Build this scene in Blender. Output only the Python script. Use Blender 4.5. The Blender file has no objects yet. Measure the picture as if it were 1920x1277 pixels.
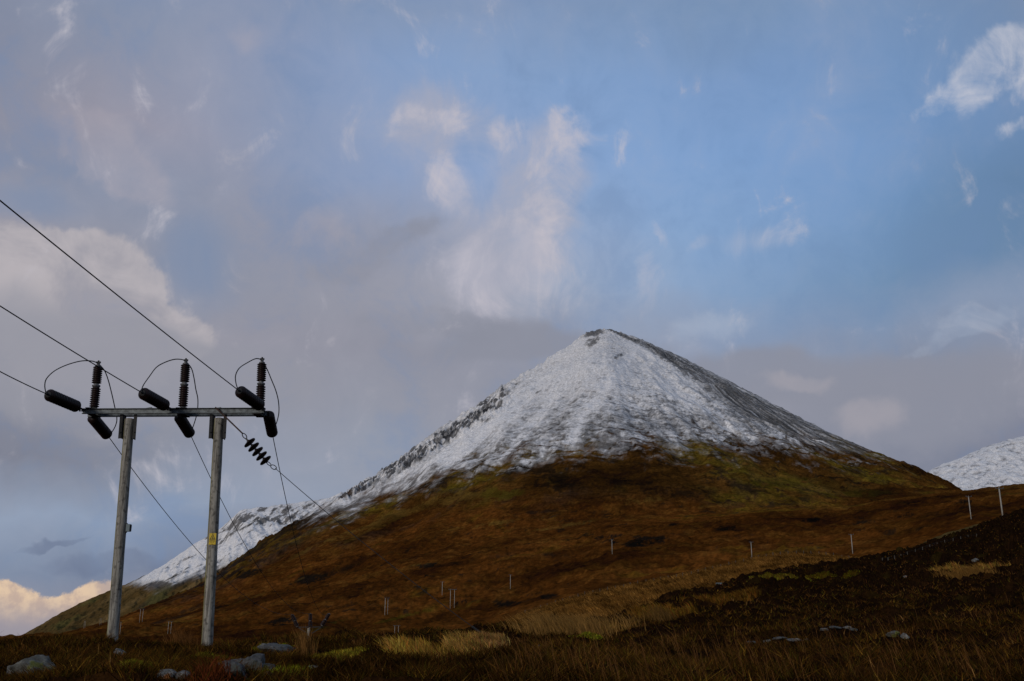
import bpy, math, random
import numpy as np
from mathutils import Vector, Matrix, Quaternion

random.seed(7)
rng = np.random.default_rng(11)
scene = bpy.context.scene
col = scene.collection

# ------------------------------------------------------------------ camera model
W, H, F = 1920.0, 1277.0, 1920.0
CX, CY = W / 2, H / 2
TH = math.atan(0.2924)
CT, ST = math.cos(TH), math.sin(TH)

def ae(px, py):
    """pixel of the photograph -> (X/Y, Z/Y) of the viewing direction"""
    u = (px - CX) / F
    v = (CY - py) / F
    d = CT - v * ST
    return u / d, (ST + v * CT) / d

def P(px, py, Y):
    a, e = ae(px, py)
    return Vector((a * Y, Y, e * Y))

cam_d = bpy.data.cameras.new("camera")
cam = bpy.data.objects.new("camera", cam_d)
col.objects.link(cam)
cam_d.sensor_width = 36.0
cam_d.lens = 36.0
cam_d.clip_start = 0.1
cam_d.clip_end = 60000
cam.rotation_euler = (math.pi / 2 + TH, 0, 0)
scene.camera = cam

# ------------------------------------------------------------------ noise
_pr = np.random.default_rng(5)
PERM = np.concatenate([_pr.permutation(256)] * 2).astype(np.int32)
GX = np.cos(np.arange(256) * 2 * math.pi / 256 + 0.1).astype(np.float32)
GY = np.sin(np.arange(256) * 2 * math.pi / 256 + 0.1).astype(np.float32)
def perlin(x, y, seed=0):
    x = np.asarray(x) + seed * 7.31; y = np.asarray(y) - seed * 3.77
    xi = np.floor(x); yi = np.floor(y)
    xf = (x - xi).astype(np.float32); yf = (y - yi).astype(np.float32)
    xi = xi.astype(np.int32) & 255; yi = yi.astype(np.int32) & 255
    u = xf * xf * xf * (xf * (xf * 6 - 15) + 10)
    v = yf * yf * yf * (yf * (yf * 6 - 15) + 10)
    p0 = PERM[xi]; p1 = PERM[(xi + 1) & 255]
    h00 = PERM[p0 + yi]; h10 = PERM[p1 + yi]; yj = (yi + 1) & 255
    h01 = PERM[p0 + yj]; h11 = PERM[p1 + yj]
    n00 = GX[h00] * xf + GY[h00] * yf; n10 = GX[h10] * (xf - 1) + GY[h10] * yf
    n01 = GX[h01] * xf + GY[h01] * (yf - 1); n11 = GX[h11] * (xf - 1) + GY[h11] * (yf - 1)
    a = n00 + u * (n10 - n00); b = n01 + u * (n11 - n01)
    return (a + v * (b - a)) * 1.5

def fbm(x, y, octv=4, seed=0, gain=0.5, lac=2.03):
    t = 0; amp = 1.0; s = 0
    for i in range(octv):
        t = t + amp * perlin(x, y, seed + i * 17)
        s += amp; amp *= gain; x = x * lac + 3.7; y = y * lac - 1.9
    return t / s

def ridged(x, y, octv=4, seed=0):
    t = 0; amp = 1.0; s = 0
    for i in range(octv):
        t = t + amp * (1 - np.abs(perlin(x, y, seed + i * 13)) * 2)
        s += amp; amp *= 0.5; x = x * 2.07 + 1.3; y = y * 2.07 + 5.1
    return t / s

def sst(x, lo, hi):
    t = np.clip((x - lo) / (hi - lo), 0, 1)
    return t * t * (3 - 2 * t)

def lerp(a, b, t):
    return a * (1 - t) + b * t

def mixc(c, target, m):
    return c + (np.array(target) - c) * np.clip(m, 0, 1)[..., None]

def gss(a, width):
    return np.exp(-(a / width) ** 2)

# ------------------------------------------------------------------ helpers
def tag(o, label=None, cat=None, group=None, kind=None):
    if label: o["label"] = label
    if cat: o["category"] = cat
    if group: o["group"] = group
    if kind: o["kind"] = kind
    return o

def empty(name, loc):
    o = bpy.data.objects.new(name, None)
    o.empty_display_size = 0.3
    o.location = loc
    col.objects.link(o)
    return o

def raw_mesh(name, co, quads=None, tris=None, smooth=True):
    me = bpy.data.meshes.new(name)
    nq = 0 if quads is None else len(quads)
    nt = 0 if tris is None else len(tris)
    me.vertices.add(len(co))
    me.vertices.foreach_set("co", np.ascontiguousarray(co, dtype=np.float32).ravel())
    parts = []
    if nq: parts.append(np.asarray(quads, dtype=np.int32).ravel())
    if nt: parts.append(np.asarray(tris, dtype=np.int32).ravel())
    idx = np.concatenate(parts)
    me.loops.add(len(idx))
    me.loops.foreach_set("vertex_index", idx)
    me.polygons.add(nq + nt)
    starts = np.concatenate([np.arange(nq) * 4, nq * 4 + np.arange(nt) * 3]).astype(np.int32)
    me.polygons.foreach_set("loop_start", starts)
    if smooth:
        me.polygons.foreach_set("use_smooth", np.ones(nq + nt, dtype=bool))
    me.update(calc_edges=True)

    return me

def set_col(me, c, name="col"):
    at = me.color_attributes.new(name, 'FLOAT_COLOR', 'POINT')
    c4 = np.ones((len(c), 4), dtype=np.float32)
    c4[:, :3] = c
    at.data.foreach_set("color", c4.ravel())

# ------------------------------------------------------------------ materials
def new_mat(name):
    m = bpy.data.materials.new(name)
    m.use_nodes = True
    nt = m.node_tree
    b = nt.nodes["Principled BSDF"]
    return m, nt, b

def ramp(nt, stops, interp='LINEAR'):
    r = nt.nodes.new("ShaderNodeValToRGB")
    cr = r.color_ramp
    cr.interpolation = interp
    while len(cr.elements) > 1:
        cr.elements.remove(cr.elements[-1])
    cr.elements[0].position = stops[0][0]
    cr.elements[0].color = (*stops[0][1], 1)
    for p, c in stops[1:]:
        e = cr.elements.new(p); e.color = (*c, 1)
    return r

def noise_mat(name, stops, scale=4.0, detail=6, rough=0.8, metallic=0.0, spec=0.35, stretch=(1, 1, 1), bump=0.0, bscale=None, coord='Object', bdist=0.02):
    m, nt, b = new_mat(name)
    tc = nt.nodes.new("ShaderNodeTexCoord")
    mp = nt.nodes.new("ShaderNodeMapping"); mp.inputs['Scale'].default_value = stretch
    nz = nt.nodes.new("ShaderNodeTexNoise"); nz.inputs['Scale'].default_value = scale; nz.inputs['Detail'].default_value = detail
    nt.links.new(tc.outputs[coord], mp.inputs[0]); nt.links.new(mp.outputs[0], nz.inputs['Vector'])
    r = ramp(nt, stops)
    nt.links.new(nz.outputs['Fac'], r.inputs[0]); nt.links.new(r.outputs[0], b.inputs['Base Color'])
    b.inputs['Roughness'].default_value = rough; b.inputs['Metallic'].default_value = metallic; b.inputs['Specular IOR Level'].default_value = spec
    if bump:
        n2 = nt.nodes.new("ShaderNodeTexNoise"); n2.inputs['Scale'].default_value = bscale or scale * 3; n2.inputs['Detail'].default_value = 6
        nt.links.new(mp.outputs[0], n2.inputs['Vector'])
        bp = nt.nodes.new("ShaderNodeBump"); bp.inputs['Strength'].default_value = bump; bp.inputs['Distance'].default_value = bdist
        nt.links.new(n2.outputs['Fac'], bp.inputs['Height']); nt.links.new(bp.outputs[0], b.inputs['Normal'])
    return m

def attr_mat(name, fine=0.5, fscale=1.0, rough=0.92, bump=0.0, bscale=1.0, bdist=0.3, spec=0.0):
    """vertex base colour modulated by world-space noise"""
    m, nt, b = new_mat(name)
    at = nt.nodes.new("ShaderNodeAttribute"); at.attribute_name = "col"
    ge = nt.nodes.new("ShaderNodeNewGeometry")
    nz = nt.nodes.new("ShaderNodeTexNoise"); nz.inputs['Scale'].default_value = fscale; nz.inputs['Detail'].default_value = 5
    nz.inputs['Roughness'].default_value = 0.65
    nt.links.new(ge.outputs['Position'], nz.inputs['Vector'])
    mr = nt.nodes.new("ShaderNodeMapRange")
    mr.inputs['From Min'].default_value = 0.3; mr.inputs['From Max'].default_value = 0.7
    mr.inputs['To Min'].default_value = 1 - fine; mr.inputs['To Max'].default_value = 1 + fine * 0.6
    nt.links.new(nz.outputs['Fac'], mr.inputs[0])
    mx = nt.nodes.new("ShaderNodeVectorMath"); mx.operation = 'SCALE'
    nt.links.new(at.outputs['Color'], mx.inputs[0]); nt.links.new(mr.outputs[0], mx.inputs['Scale'])
    nt.links.new(mx.outputs[0], b.inputs['Base Color'])
    b.inputs['Roughness'].default_value = rough
    b.inputs['Specular IOR Level'].default_value = spec
    if bump:
        n2 = nt.nodes.new("ShaderNodeTexNoise"); n2.inputs['Scale'].default_value = bscale; n2.inputs['Detail'].default_value = 4
        n2.inputs['Roughness'].default_value = 0.65
        nt.links.new(ge.outputs['Position'], n2.inputs['Vector'])
        bp = nt.nodes.new("ShaderNodeBump"); bp.inputs['Strength'].default_value = bump; bp.inputs['Distance'].default_value = bdist
        nt.links.new(n2.outputs['Fac'], bp.inputs['Height']); nt.links.new(bp.outputs[0], b.inputs['Normal'])
    return m

M_far = attr_mat("mountain_cover", 0.42, 0.35, spec=0.0, bump=0.6, bscale=0.16, bdist=2.5)
M_near = attr_mat("peat_and_moss", 0.5, 6.0, bump=0.8, bscale=7.0, bdist=0.12)
M_plant = attr_mat("plant_fibre", 0.3, 9.0, rough=0.85, spec=0.0)

# weathered pole wood: grey, vertical cracks, green algae on the left side
def pole_mat():
    m, nt, b = new_mat("weathered_pole_wood")
    tc = nt.nodes.new("ShaderNodeTexCoord")
    mp = nt.nodes.new("ShaderNodeMapping"); mp.inputs['Scale'].default_value = (16, 16, 0.9)
    nt.links.new(tc.outputs['Object'], mp.inputs[0])
    nz = nt.nodes.new("ShaderNodeTexNoise"); nz.inputs['Scale'].default_value = 1.0; nz.inputs['Detail'].default_value = 7; nz.inputs['Roughness'].default_value = 0.7
    nt.links.new(mp.outputs[0], nz.inputs['Vector'])
    r = ramp(nt, [(0.32, (0.03, 0.026, 0.022)), (0.42, (0.12, 0.108, 0.09)), (0.54, (0.27, 0.25, 0.21)), (0.72, (0.44, 0.42, 0.37))])
    nt.links.new(nz.outputs['Fac'], r.inputs[0])
    n3 = nt.nodes.new("ShaderNodeTexNoise"); n3.inputs['Scale'].default_value = 7.0; n3.inputs['Detail'].default_value = 5
    nt.links.new(tc.outputs['Object'], n3.inputs['Vector'])
    sp = ramp(nt, [(0.34, (0.25, 0.25, 0.25)), (0.46, (1, 1, 1))])
    nt.links.new(n3.outputs['Fac'], sp.inputs[0])
    mm = nt.nodes.new("ShaderNodeMix"); mm.data_type = 'RGBA'; mm.blend_type = 'MULTIPLY'; mm.inputs[0].default_value = 0.75
    nt.links.new(r.outputs[0], mm.inputs[6]); nt.links.new(sp.outputs[0], mm.inputs[7])
    # algae where the wood faces west (-X), ragged by noise
    ge = nt.nodes.new("ShaderNodeNewGeometry"); sx = nt.nodes.new("ShaderNodeSeparateXYZ")
    nt.links.new(ge.outputs['Normal'], sx.inputs[0])
    ma = nt.nodes.new("ShaderNodeMath"); ma.operation = 'MULTIPLY_ADD'; ma.inputs[1].default_value = -1.0
    nt.links.new(sx.outputs[0], ma.inputs[0]); nt.links.new(nz.outputs['Fac'], ma.inputs[2])
    gr = nt.nodes.new("ShaderNodeMapRange"); gr.inputs['From Min'].default_value = 1.05; gr.inputs['From Max'].default_value = 1.45
    nt.links.new(ma.outputs[0], gr.inputs[0])
    mg = nt.nodes.new("ShaderNodeMix"); mg.data_type = 'RGBA'
    nt.links.new(gr.outputs[0], mg.inputs[0]); nt.links.new(mm.outputs[2], mg.inputs[6]); mg.inputs[7].default_value = (0.15, 0.135, 0.02, 1)
    nt.links.new(mg.outputs[2], b.inputs['Base Color'])
    b.inputs['Roughness'].default_value = 0.9
    bp = nt.nodes.new("ShaderNodeBump"); bp.inputs['Strength'].default_value = 0.7; bp.inputs['Distance'].default_value = 0.02
    nt.links.new(nz.outputs['Fac'], bp.inputs['Height']); nt.links.new(bp.outputs[0], b.inputs['Normal'])
    return m
M_pole = pole_mat()
M_steel = noise_mat("galvanised_steel", [(0.35, (0.05, 0.058, 0.062)), (0.65, (0.13, 0.15, 0.16))], 9, rough=0.5, metallic=0.3)
M_dsteel = noise_mat("dark_steel", [(0.35, (0.012, 0.012, 0.013)), (0.65, (0.030, 0.029, 0.029))], 14, rough=0.6, metallic=0.0, spec=0.2)
M_rust = noise_mat("rusty_steel", [(0.35, (0.02, 0.012, 0.009)), (0.65, (0.06, 0.03, 0.02))], 14, rough=0.8)
M_porc = noise_mat("brown_glazed_porcelain", [(0.3, (0.009, 0.0045, 0.004)), (0.7, (0.020, 0.009, 0.008))], 3, rough=0.4, spec=0.22)
M_cap = noise_mat("insulator_cap_metal", [(0.35, (0.06, 0.06, 0.06)), (0.65, (0.17, 0.17, 0.175))], 14, rough=0.6, metallic=0.2)
M_wire = noise_mat("weathered_conductor", [(0.3, (0.02, 0.02, 0.021)), (0.7, (0.03, 0.03, 0.031))], 3, rough=0.7, spec=0.08)
M_fpole = noise_mat("pale_far_pole_wood", [(0.3, (0.22, 0.20, 0.17)), (0.7, (0.36, 0.34, 0.30))], 1.0, rough=0.9)
M_post = noise_mat("fence_post_wood", [(0.3, (0.06, 0.052, 0.042)), (0.7, (0.11, 0.098, 0.08))], 3.0, rough=0.9)
M_yellow = noise_mat("yellow_sign_face", [(0.3, (0.50, 0.34, 0.005)), (0.7, (0.62, 0.44, 0.01))], 8, rough=0.5)
M_black = noise_mat("black_print", [(0.3, (0.012, 0.011, 0.01)), (0.7, (0.02, 0.018, 0.016))], 8, rough=0.6)
M_red = noise_mat("red_sign_border", [(0.3, (0.45, 0.008, 0.01)), (0.7, (0.6, 0.012, 0.015))], 5, rough=0.5)
M_white = noise_mat("white_sign_face", [(0.3, (0.6, 0.6, 0.58)), (0.7, (0.75, 0.75, 0.72))], 5, rough=0.5)
M_signgrey = noise_mat("grey_sign_back", [(0.3, (0.10, 0.135, 0.14)), (0.7, (0.14, 0.18, 0.19))], 2, rough=0.6, metallic=0.1)

def rock_mat(name, base, hi, lichen, lm=0.55):
    m, nt, b = new_mat(name)
    tc = nt.nodes.new("ShaderNodeTexCoord")
    n1 = nt.nodes.new("ShaderNodeTexNoise"); n1.inputs['Scale'].default_value = 5; n1.inputs['Detail'].default_value = 8; n1.inputs['Roughness'].default_value = 0.7
    nt.links.new(tc.outputs['Object'], n1.inputs['Vector'])
    r = ramp(nt, [(0.32, tuple(c * 0.35 for c in base)), (0.5, base), (0.68, hi)])
    nt.links.new(n1.outputs['Fac'], r.inputs[0])
    n2 = nt.nodes.new("ShaderNodeTexNoise"); n2.inputs['Scale'].default_value = 2.6; n2.inputs['Detail'].default_value = 6
    nt.links.new(tc.outputs['Object'], n2.inputs['Vector'])
    rr = ramp(nt, [(lm, (0, 0, 0)), (lm + 0.06, (1, 1, 1))])
    nt.links.new(n2.outputs['Fac'], rr.inputs[0])
    mg = nt.nodes.new("ShaderNodeMix"); mg.data_type = 'RGBA'
    nt.links.new(rr.outputs[0], mg.inputs[0]); nt.links.new(r.outputs[0], mg.inputs[6]); mg.inputs[7].default_value = (*lichen, 1)
    nt.links.new(mg.outputs[2], b.inputs['Base Color'])
    b.inputs['Roughness'].default_value = 0.85
    bp = nt.nodes.new("ShaderNodeBump"); bp.inputs['Strength'].default_value = 0.9; bp.inputs['Distance'].default_value = 0.05
    nt.links.new(n1.outputs['Fac'], bp.inputs['Height']); nt.links.new(bp.outputs[0], b.inputs['Normal'])
    return m
M_rock = rock_mat("grey_rock", (0.060, 0.061, 0.060), (0.15, 0.15, 0.148), (0.05, 0.055, 0.045), 0.56)
M_rock_l = rock_mat("lichen_rock", (0.07, 0.07, 0.058), (0.19, 0.19, 0.17), (0.10, 0.105, 0.015), 0.56)
M_rock_w = rock_mat("pale_rock", (0.10, 0.10, 0.096), (0.29, 0.285, 0.27), (0.14, 0.12, 0.08), 0.60)
M_rock_o = rock_mat("rock_with_orange_lichen", (0.13, 0.13, 0.12), (0.24, 0.235, 0.22), (0.38, 0.13, 0.03), 0.58)

# ------------------------------------------------------------------ mesh builder
class MB:
    def __init__(self):
        self.v = []; self.f = []
    def add(self, vs, fs):
        n = len(self.v)
        self.v += [tuple(p) for p in vs]
        self.f += [tuple(i + n for i in f) for f in fs]
        return self
    def box(self, c, s, M=None):
        c = Vector(c); hx, hy, hz = s[0] / 2, s[1] / 2, s[2] / 2
        vs = [Vector((x, y, z)) for x in (-hx, hx) for y in (-hy, hy) for z in (-hz, hz)]
        if M is not None: vs = [M @ p for p in vs]
        return self.add([p + c for p in vs], [(0, 1, 3, 2), (4, 6, 7, 5), (0, 4, 5, 1), (2, 3, 7, 6), (0, 2, 6, 4), (1, 5, 7, 3)])
    def beam(self, a, b, w, h, up=(0, 0, 1)):
        a = Vector(a); b = Vector(b); d = (b - a); L = d.length; d.normalize()
        s = d.cross(Vector(up)).normalized(); u = s.cross(d)
        M = Matrix((d, s, u)).transposed()
        return self.box((a + b) / 2, (L, w, h), M)
    def channel(self, a, b, depth, h, t=0.012, facing=-1):
        """steel channel: web plus two flanges"""
        a = Vector(a); b = Vector(b)
        y = Vector((0, 1, 0)); z = Vector((0, 0, 1))
        self.beam(a + y * (-facing) * 0, b, t, h)
        off = y * facing * (depth / 2 + t / 2 + 0.0005)
        self.beam(a + off + z * (h / 2 - t / 2), b + off + z * (h / 2 - t / 2), depth, t)
        self.beam(a + off - z * (h / 2 - t / 2), b + off - z * (h / 2 - t / 2), depth, t)
        return self
    def tube(self, pts, r, n=8, caps=True):
        pts = [Vector(p) for p in pts]
        rs = r if isinstance(r, (list, tuple)) else [r] * len(pts)
        vs = []; fs = []
        d0 = (pts[1] - pts[0]).normalized()
        s = d0.cross(Vector((0, 0, 1)))
        if s.length < 1e-3: s = d0.cross(Vector((1, 0, 0)))
        s.normalize()
        for i, p in enumerate(pts):
            if i == 0: d = d0
            elif i == len(pts) - 1: d = (pts[-1] - pts[-2]).normalized()
            else: d = ((pts[i + 1] - p).normalized() + (p - pts[i - 1]).normalized()).normalized()
            s = (s - d * s.dot(d)).normalized(); u = d.cross(s)
            for k in range(n):
                an = 2 * math.pi * k / n
                vs.append(p + (s * math.cos(an) + u * math.sin(an)) * rs[i])
        for i in range(len(pts) - 1):
            for k in range(n):
                k2 = (k + 1) % n
                fs.append((i * n + k, i * n + k2, (i + 1) * n + k2, (i + 1) * n + k))
        if caps:
            fs.append(tuple(range(n - 1, -1, -1))); m = (len(pts) - 1) * n
            fs.append(tuple(m + k for k in range(n)))
        return self.add(vs, fs)
    def lathe(self, a, b, prof, n=16):
        """prof: list of (t along a->b in metres, radius)"""
        a = Vector(a); b = Vector(b); d = (b - a).normalized()
        s = d.cross(Vector((0, 0, 1)))
        if s.length < 1e-3: s = Vector((1, 0, 0))
        s.normalize(); u = d.cross(s)
        vs = []; fs = []
        for t, r in prof:
            for k in range(n):
                an = 2 * math.pi * k / n
                vs.append(a + d * t + (s * math.cos(an) + u * math.sin(an)) * max(r, 1e-4))
        for i in range(len(prof) - 1):
            for k in range(n):
                k2 = (k + 1) % n
                fs.append((i * n + k, i * n + k2, (i + 1) * n + k2, (i + 1) * n + k))
        fs.append(tuple(range(n - 1, -1, -1))); m = (len(prof) - 1) * n
        fs.append(tuple(m + k for k in range(n)))
        return self.add(vs, fs)
    def build(self, name, mat, parent=None, origin=None, smooth=False):
        o0 = Vector((0, 0, 0))
        if origin is not None: o0 = Vector(origin)
        elif parent is not None:
            q = parent
            while q is not None: o0 = o0 + q.location; q = q.parent
        me = bpy.data.meshes.new(name)
        me.from_pydata([tuple(Vector(p) - o0) for p in self.v], [], self.f)
        me.materials.append(mat)
        if smooth: me.polygons.foreach_set("use_smooth", [True] * len(me.polygons))
        me.update()
        o = bpy.data.objects.new(name, me)
        col.objects.link(o)
        if parent is not None: o.parent = parent
        else: o.location = o0
        return o

def spline(pts, n=10):
    """Catmull-Rom through pts"""
    pts = [Vector(p) for p in pts]
    q = [pts[0] * 2 - pts[1]] + pts + [pts[-1] * 2 - pts[-2]]
    out = []
    for i in range(1, len(q) - 2):
        for k in range(n):
            t = k / n
            p0, p1, p2, p3 = q[i - 1], q[i], q[i + 1], q[i + 2]
            out.append(0.5 * ((2 * p1) + (p2 - p0) * t + (2 * p0 - 5 * p1 + 4 * p2 - p3) * t * t + (3 * p1 - p0 - 3 * p2 + p3) * t ** 3))
    out.append(pts[-1])
    return out

# ------------------------------------------------------------------ terrain sheets
class Sheet:
    """height field on a fan-shaped grid: columns of constant X/Y, rows of constant row parameter"""
    def __init__(self, a0, a1, na, curves, mode):
        # curves: list of lists of (px, py, Y)
        self.a = np.linspace(a0, a1, na)
        self.Yk = []; self.Ek = []
        for c in curves:
            A = []; E = []; Y = []
            for px, py, y in c:
                aa, ee = ae(px, py); A.append(aa); E.append(ee); Y.append(y)
            o = np.argsort(A); A = np.array(A)[o]; E = np.array(E)[o]; Y = np.array(Y)[o]
            self.Yk.append(np.interp(self.a, A, Y)); self.Ek.append(np.interp(self.a, A, E))
        self.mode = mode
    def smooth_cols(self, k):
        ker = np.hanning(k + 2)[1:-1]; ker /= ker.sum()
        for L in (self.Yk, self.Ek):
            for i in range(len(L)):
                L[i] = np.convolve(np.pad(L[i], k // 2, mode='edge'), ker, mode='valid')[:len(self.a)]
    def grid(self, rows):
        """rows: number of rows per knot interval"""
        Ys = []; Zs = []
        for i, n in enumerate(rows):
            t = (np.arange(n) / n)[:, None]
            if i == len(rows) - 1: t = (np.arange(n + 1) / n)[:, None]
            y0, y1 = self.Yk[i][None], self.Yk[i + 1][None]
            e0, e1 = self.Ek[i][None], self.Ek[i + 1][None]
            if self.mode == 'log':
                Y = y0 * (y1 / y0) ** t; Z = (e0 + (e1 - e0) * t) * Y
            else:
                Y = y0 + (y1 - y0) * t; Z = y0 * e0 + (y1 * e1 - y0 * e0) * t
            Ys.append(Y); Zs.append(Z)
        self.Y = np.vstack(Ys); self.Z = np.vstack(Zs)
        self.A = np.broadcast_to(self.a[None], self.Y.shape)
        self.X = self.A * self.Y
    def smooth_rows(self, k):
        ker = np.hanning(k + 2)[1:-1]; ker /= ker.sum()
        p = np.pad(self.Z, ((k // 2, k // 2), (0, 0)), mode='edge')
        out = np.zeros_like(self.Z)
        for i, w in enumerate(ker): out += w * p[i:i + self.Z.shape[0]]
        self.Z = out
    def mesh(self, name, colr, mat):
        nr, nc = self.Y.shape
        co = np.stack([self.X, self.Y, self.Z], -1).reshape(-1, 3)
        i = np.arange(nr - 1)[:, None] * nc + np.arange(nc - 1)[None]
        q = np.stack([i, i + 1, i + nc + 1, i + nc], -1).reshape(-1, 4)
        me = raw_mesh(name, co, quads=q)
        set_col(me, colr.reshape(-1, 3))
        me.materials.append(mat)
        o = bpy.data.objects.new(name, me); col.objects.link(o)
        tag(o, kind="structure")
        return o
    def column(self, a):
        f = (a - self.a[0]) / (self.a[1] - self.a[0]); i = int(np.clip(math.floor(f), 0, len(self.a) - 2)); t = f - i
        return self.Y[:, i] * (1 - t) + self.Y[:, i + 1] * t, self.Z[:, i] * (1 - t) + self.Z[:, i + 1] * t
    def hit(self, px, py, ymin=0):
        a, e = ae(px, py)
        Yc, Zc = self.column(a)
        E = Zc / Yc
        for k in range(1, len(Yc)):
            if Yc[k] < ymin: continue
            if E[k] >= e:
                t = (e - E[k - 1]) / (E[k] - E[k - 1] + 1e-12); t = min(max(t, 0), 1)
                Y = Yc[k - 1] * (1 - t) + Yc[k] * t
                return Vector((a * Y, Y, Zc[k - 1] * (1 - t) + Zc[k] * t))
        k = int(np.argmax(np.where(Yc > ymin, E, -9)))
        return Vector((a * Yc[k], Yc[k], Zc[k]))
    def z_at(self, X, Y):
        Yc, Zc = self.column(X / Y)
        return float(np.interp(Y, Yc, Zc))

XS = [-700, 0, 200, 400, 600, 760, 860, 960, 1050, 1160, 1235, 1350, 1480, 1620, 1760, 1860, 1920, 2100, 2700]
def flat(y, Y):
    return [(x, y, Y) for x in XS]

# ---- foreground slope
crest = [(-700, 1190, 32), (0, 1211, 33), (60, 1203, 33), (110, 1200, 33), (160, 1207, 33), (220, 1210, 33.5), (400, 1211, 34), (450, 1215, 34), (520, 1212, 36), (580, 1206, 38),
         (640, 1200, 40), (760, 1196, 43), (860, 1194, 48), (920, 1180, 54), (960, 1173, 60), (1000, 1173, 64), (1050, 1167, 68), (1100, 1167, 72), (1160, 1160, 75),
         (1200, 1148, 78), (1235, 1129, 84), (1300, 1113, 95), (1350, 1104, 105), (1420, 1081, 120), (1480, 1069, 130), (1560, 1064, 145), (1620, 1050, 160),
         (1700, 1034, 180), (1760, 1015, 200), (1820, 994, 225), (1860, 980, 240), (1920, 956, 260), (2100, 925, 300), (2700, 900, 340)]
A = Sheet(-0.72, 0.72, 1000, [
    [(x, 2300, 1.2) for x in XS],
    flat(1277, 14),
    crest,
    [(px, py + (16 if px < 900 else 12), y * 1.35) for px, py, y in crest],
    [(px, 1290 if px < 1000 else py + 60, y * 2.0) for px, py, y in crest],
], 'log')
A.Ek[0][:] = -1.6 / 1.2
A.smooth_cols(9)
A.grid([60, 430, 60, 30])
A.smooth_rows(9)
baseZ = A.Z.copy()
s1 = fbm(A.X / 2.2, A.Y / 2.6, 4, 3)
s2 = fbm(A.X / 0.55, A.Y / 0.6, 3, 8)
amp = np.clip(A.Y / 50, 0.12, 3.0)
A.Z = A.Z + np.clip(s1, -1, 1) * 0.85 * amp ** 0.8 + s2 * 0.07 + fbm(A.X / 9, A.Y / 11, 3, 5) * 0.5 * np.clip(A.Y / 80, 0.1, 2.0)
cr0 = np.array([0.016, 0.010, 0.007])
cA = np.ones(A.Z.shape + (3,)) * cr0
n1 = fbm(A.X / 1.4, A.Y / 1.8, 4, 21); n2 = fbm(A.X / 5, A.Y / 8, 4, 22); n3 = fbm(A.X / 0.35, A.Y / 0.4, 3, 23)
cA = mixc(cA, (0.055, 0.030, 0.012), sst(n1 + 0.5 * n2, 0.05, 0.6) * 0.8)
cA = mixc(cA, (0.045, 0.038, 0.010), sst(fbm(A.X / 3, A.Y / 5, 3, 31), 0.2, 0.55) * 0.7)
cA = cA * (1 + 0.5 * n3[..., None])

# patches seen on the slope: (px, py, radius x px, radius y px, colour, kind)
PATCH = [(800, 1222, 75, 17, (0.26, 0.19, 0.05), 'gold'), (880, 1212, 45, 9, (0.24, 0.17, 0.06), 'gold'), (925, 1213, 30, 6, (0.25, 0.17, 0.08), 'gold'),
         (490, 1227, 60, 11, (0.13, 0.13, 0.015), 'moss'), (380, 1237, 60, 7, (0.10, 0.085, 0.015), 'moss'), (500, 1266, 80, 9, (0.12, 0.12, 0.015), 'moss'),
         (258, 1250, 26, 16, (0.13, 0.11, 0.02), 'moss'), (620, 1232, 60, 7, (0.13, 0.10, 0.02), 'moss'),
         (1075, 1186, 85, 11, (0.27, 0.175, 0.05), 'gold'), (1100, 1194, 35, 5, (0.14, 0.14, 0.02), 'moss'),
         (1545, 1074, 60, 9, (0.055, 0.042, 0.006), 'moss'), (1460, 1080, 60, 6, (0.10, 0.08, 0.015), 'moss'),
         (1815, 1072, 40, 11, (0.20, 0.14, 0.045), 'gold'), (1240, 1150, 60, 10, (0.12, 0.075, 0.018), 'gold'), (1350, 1125, 70, 8, (0.09, 0.055, 0.014), 'gold'),
         (1700, 1225, 120, 12, (0.10, 0.055, 0.02), 'rust'), (1450, 1240, 130, 16, (0.11, 0.055, 0.02), 'rust'), (1600, 1258, 200, 14, (0.11, 0.06, 0.025), 'rust'),
         (1000, 1262, 260, 9, (0.10, 0.055, 0.02), 'rust'), (1760, 1180, 120, 12, (0.09, 0.05, 0.018), 'rust')]
PW = []
for px, py, rx, ry, c, k in PATCH:
    p = A.hit(px, py); p0 = A.hit(px, py + ry); p1 = A.hit(px, py - ry)
    RX = rx * p.y / F; RY = max(abs(p1.y - p0.y) / 2, RX * 0.35)
    RY = min(RY, RX * 4)
    PW.append((p.x, p.y, RX, RY, c, k))
def patch_w(X, Y, p):
    return 1 - sst(np.sqrt(((X - p[0]) / p[2]) ** 2 + ((Y - p[1]) / p[3]) ** 2) + 0.35 * fbm(X / (p[2] * 0.5), Y / (p[3] * 0.5), 3, 77), 0.65, 1.05)
for p in PW:
    cA = mixc(cA, [q_ * (0.7 if p[5] == 'gold' else (1.5 if p[5] == 'moss' else 0.5)) for q_ in p[4]], patch_w(A.X, A.Y, p) * 0.9)
# dark peat on the far side of the crest
A.mesh("ground", cA * np.array([0.8, 0.62, 0.45]), M_near)
zA = A.Z

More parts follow.
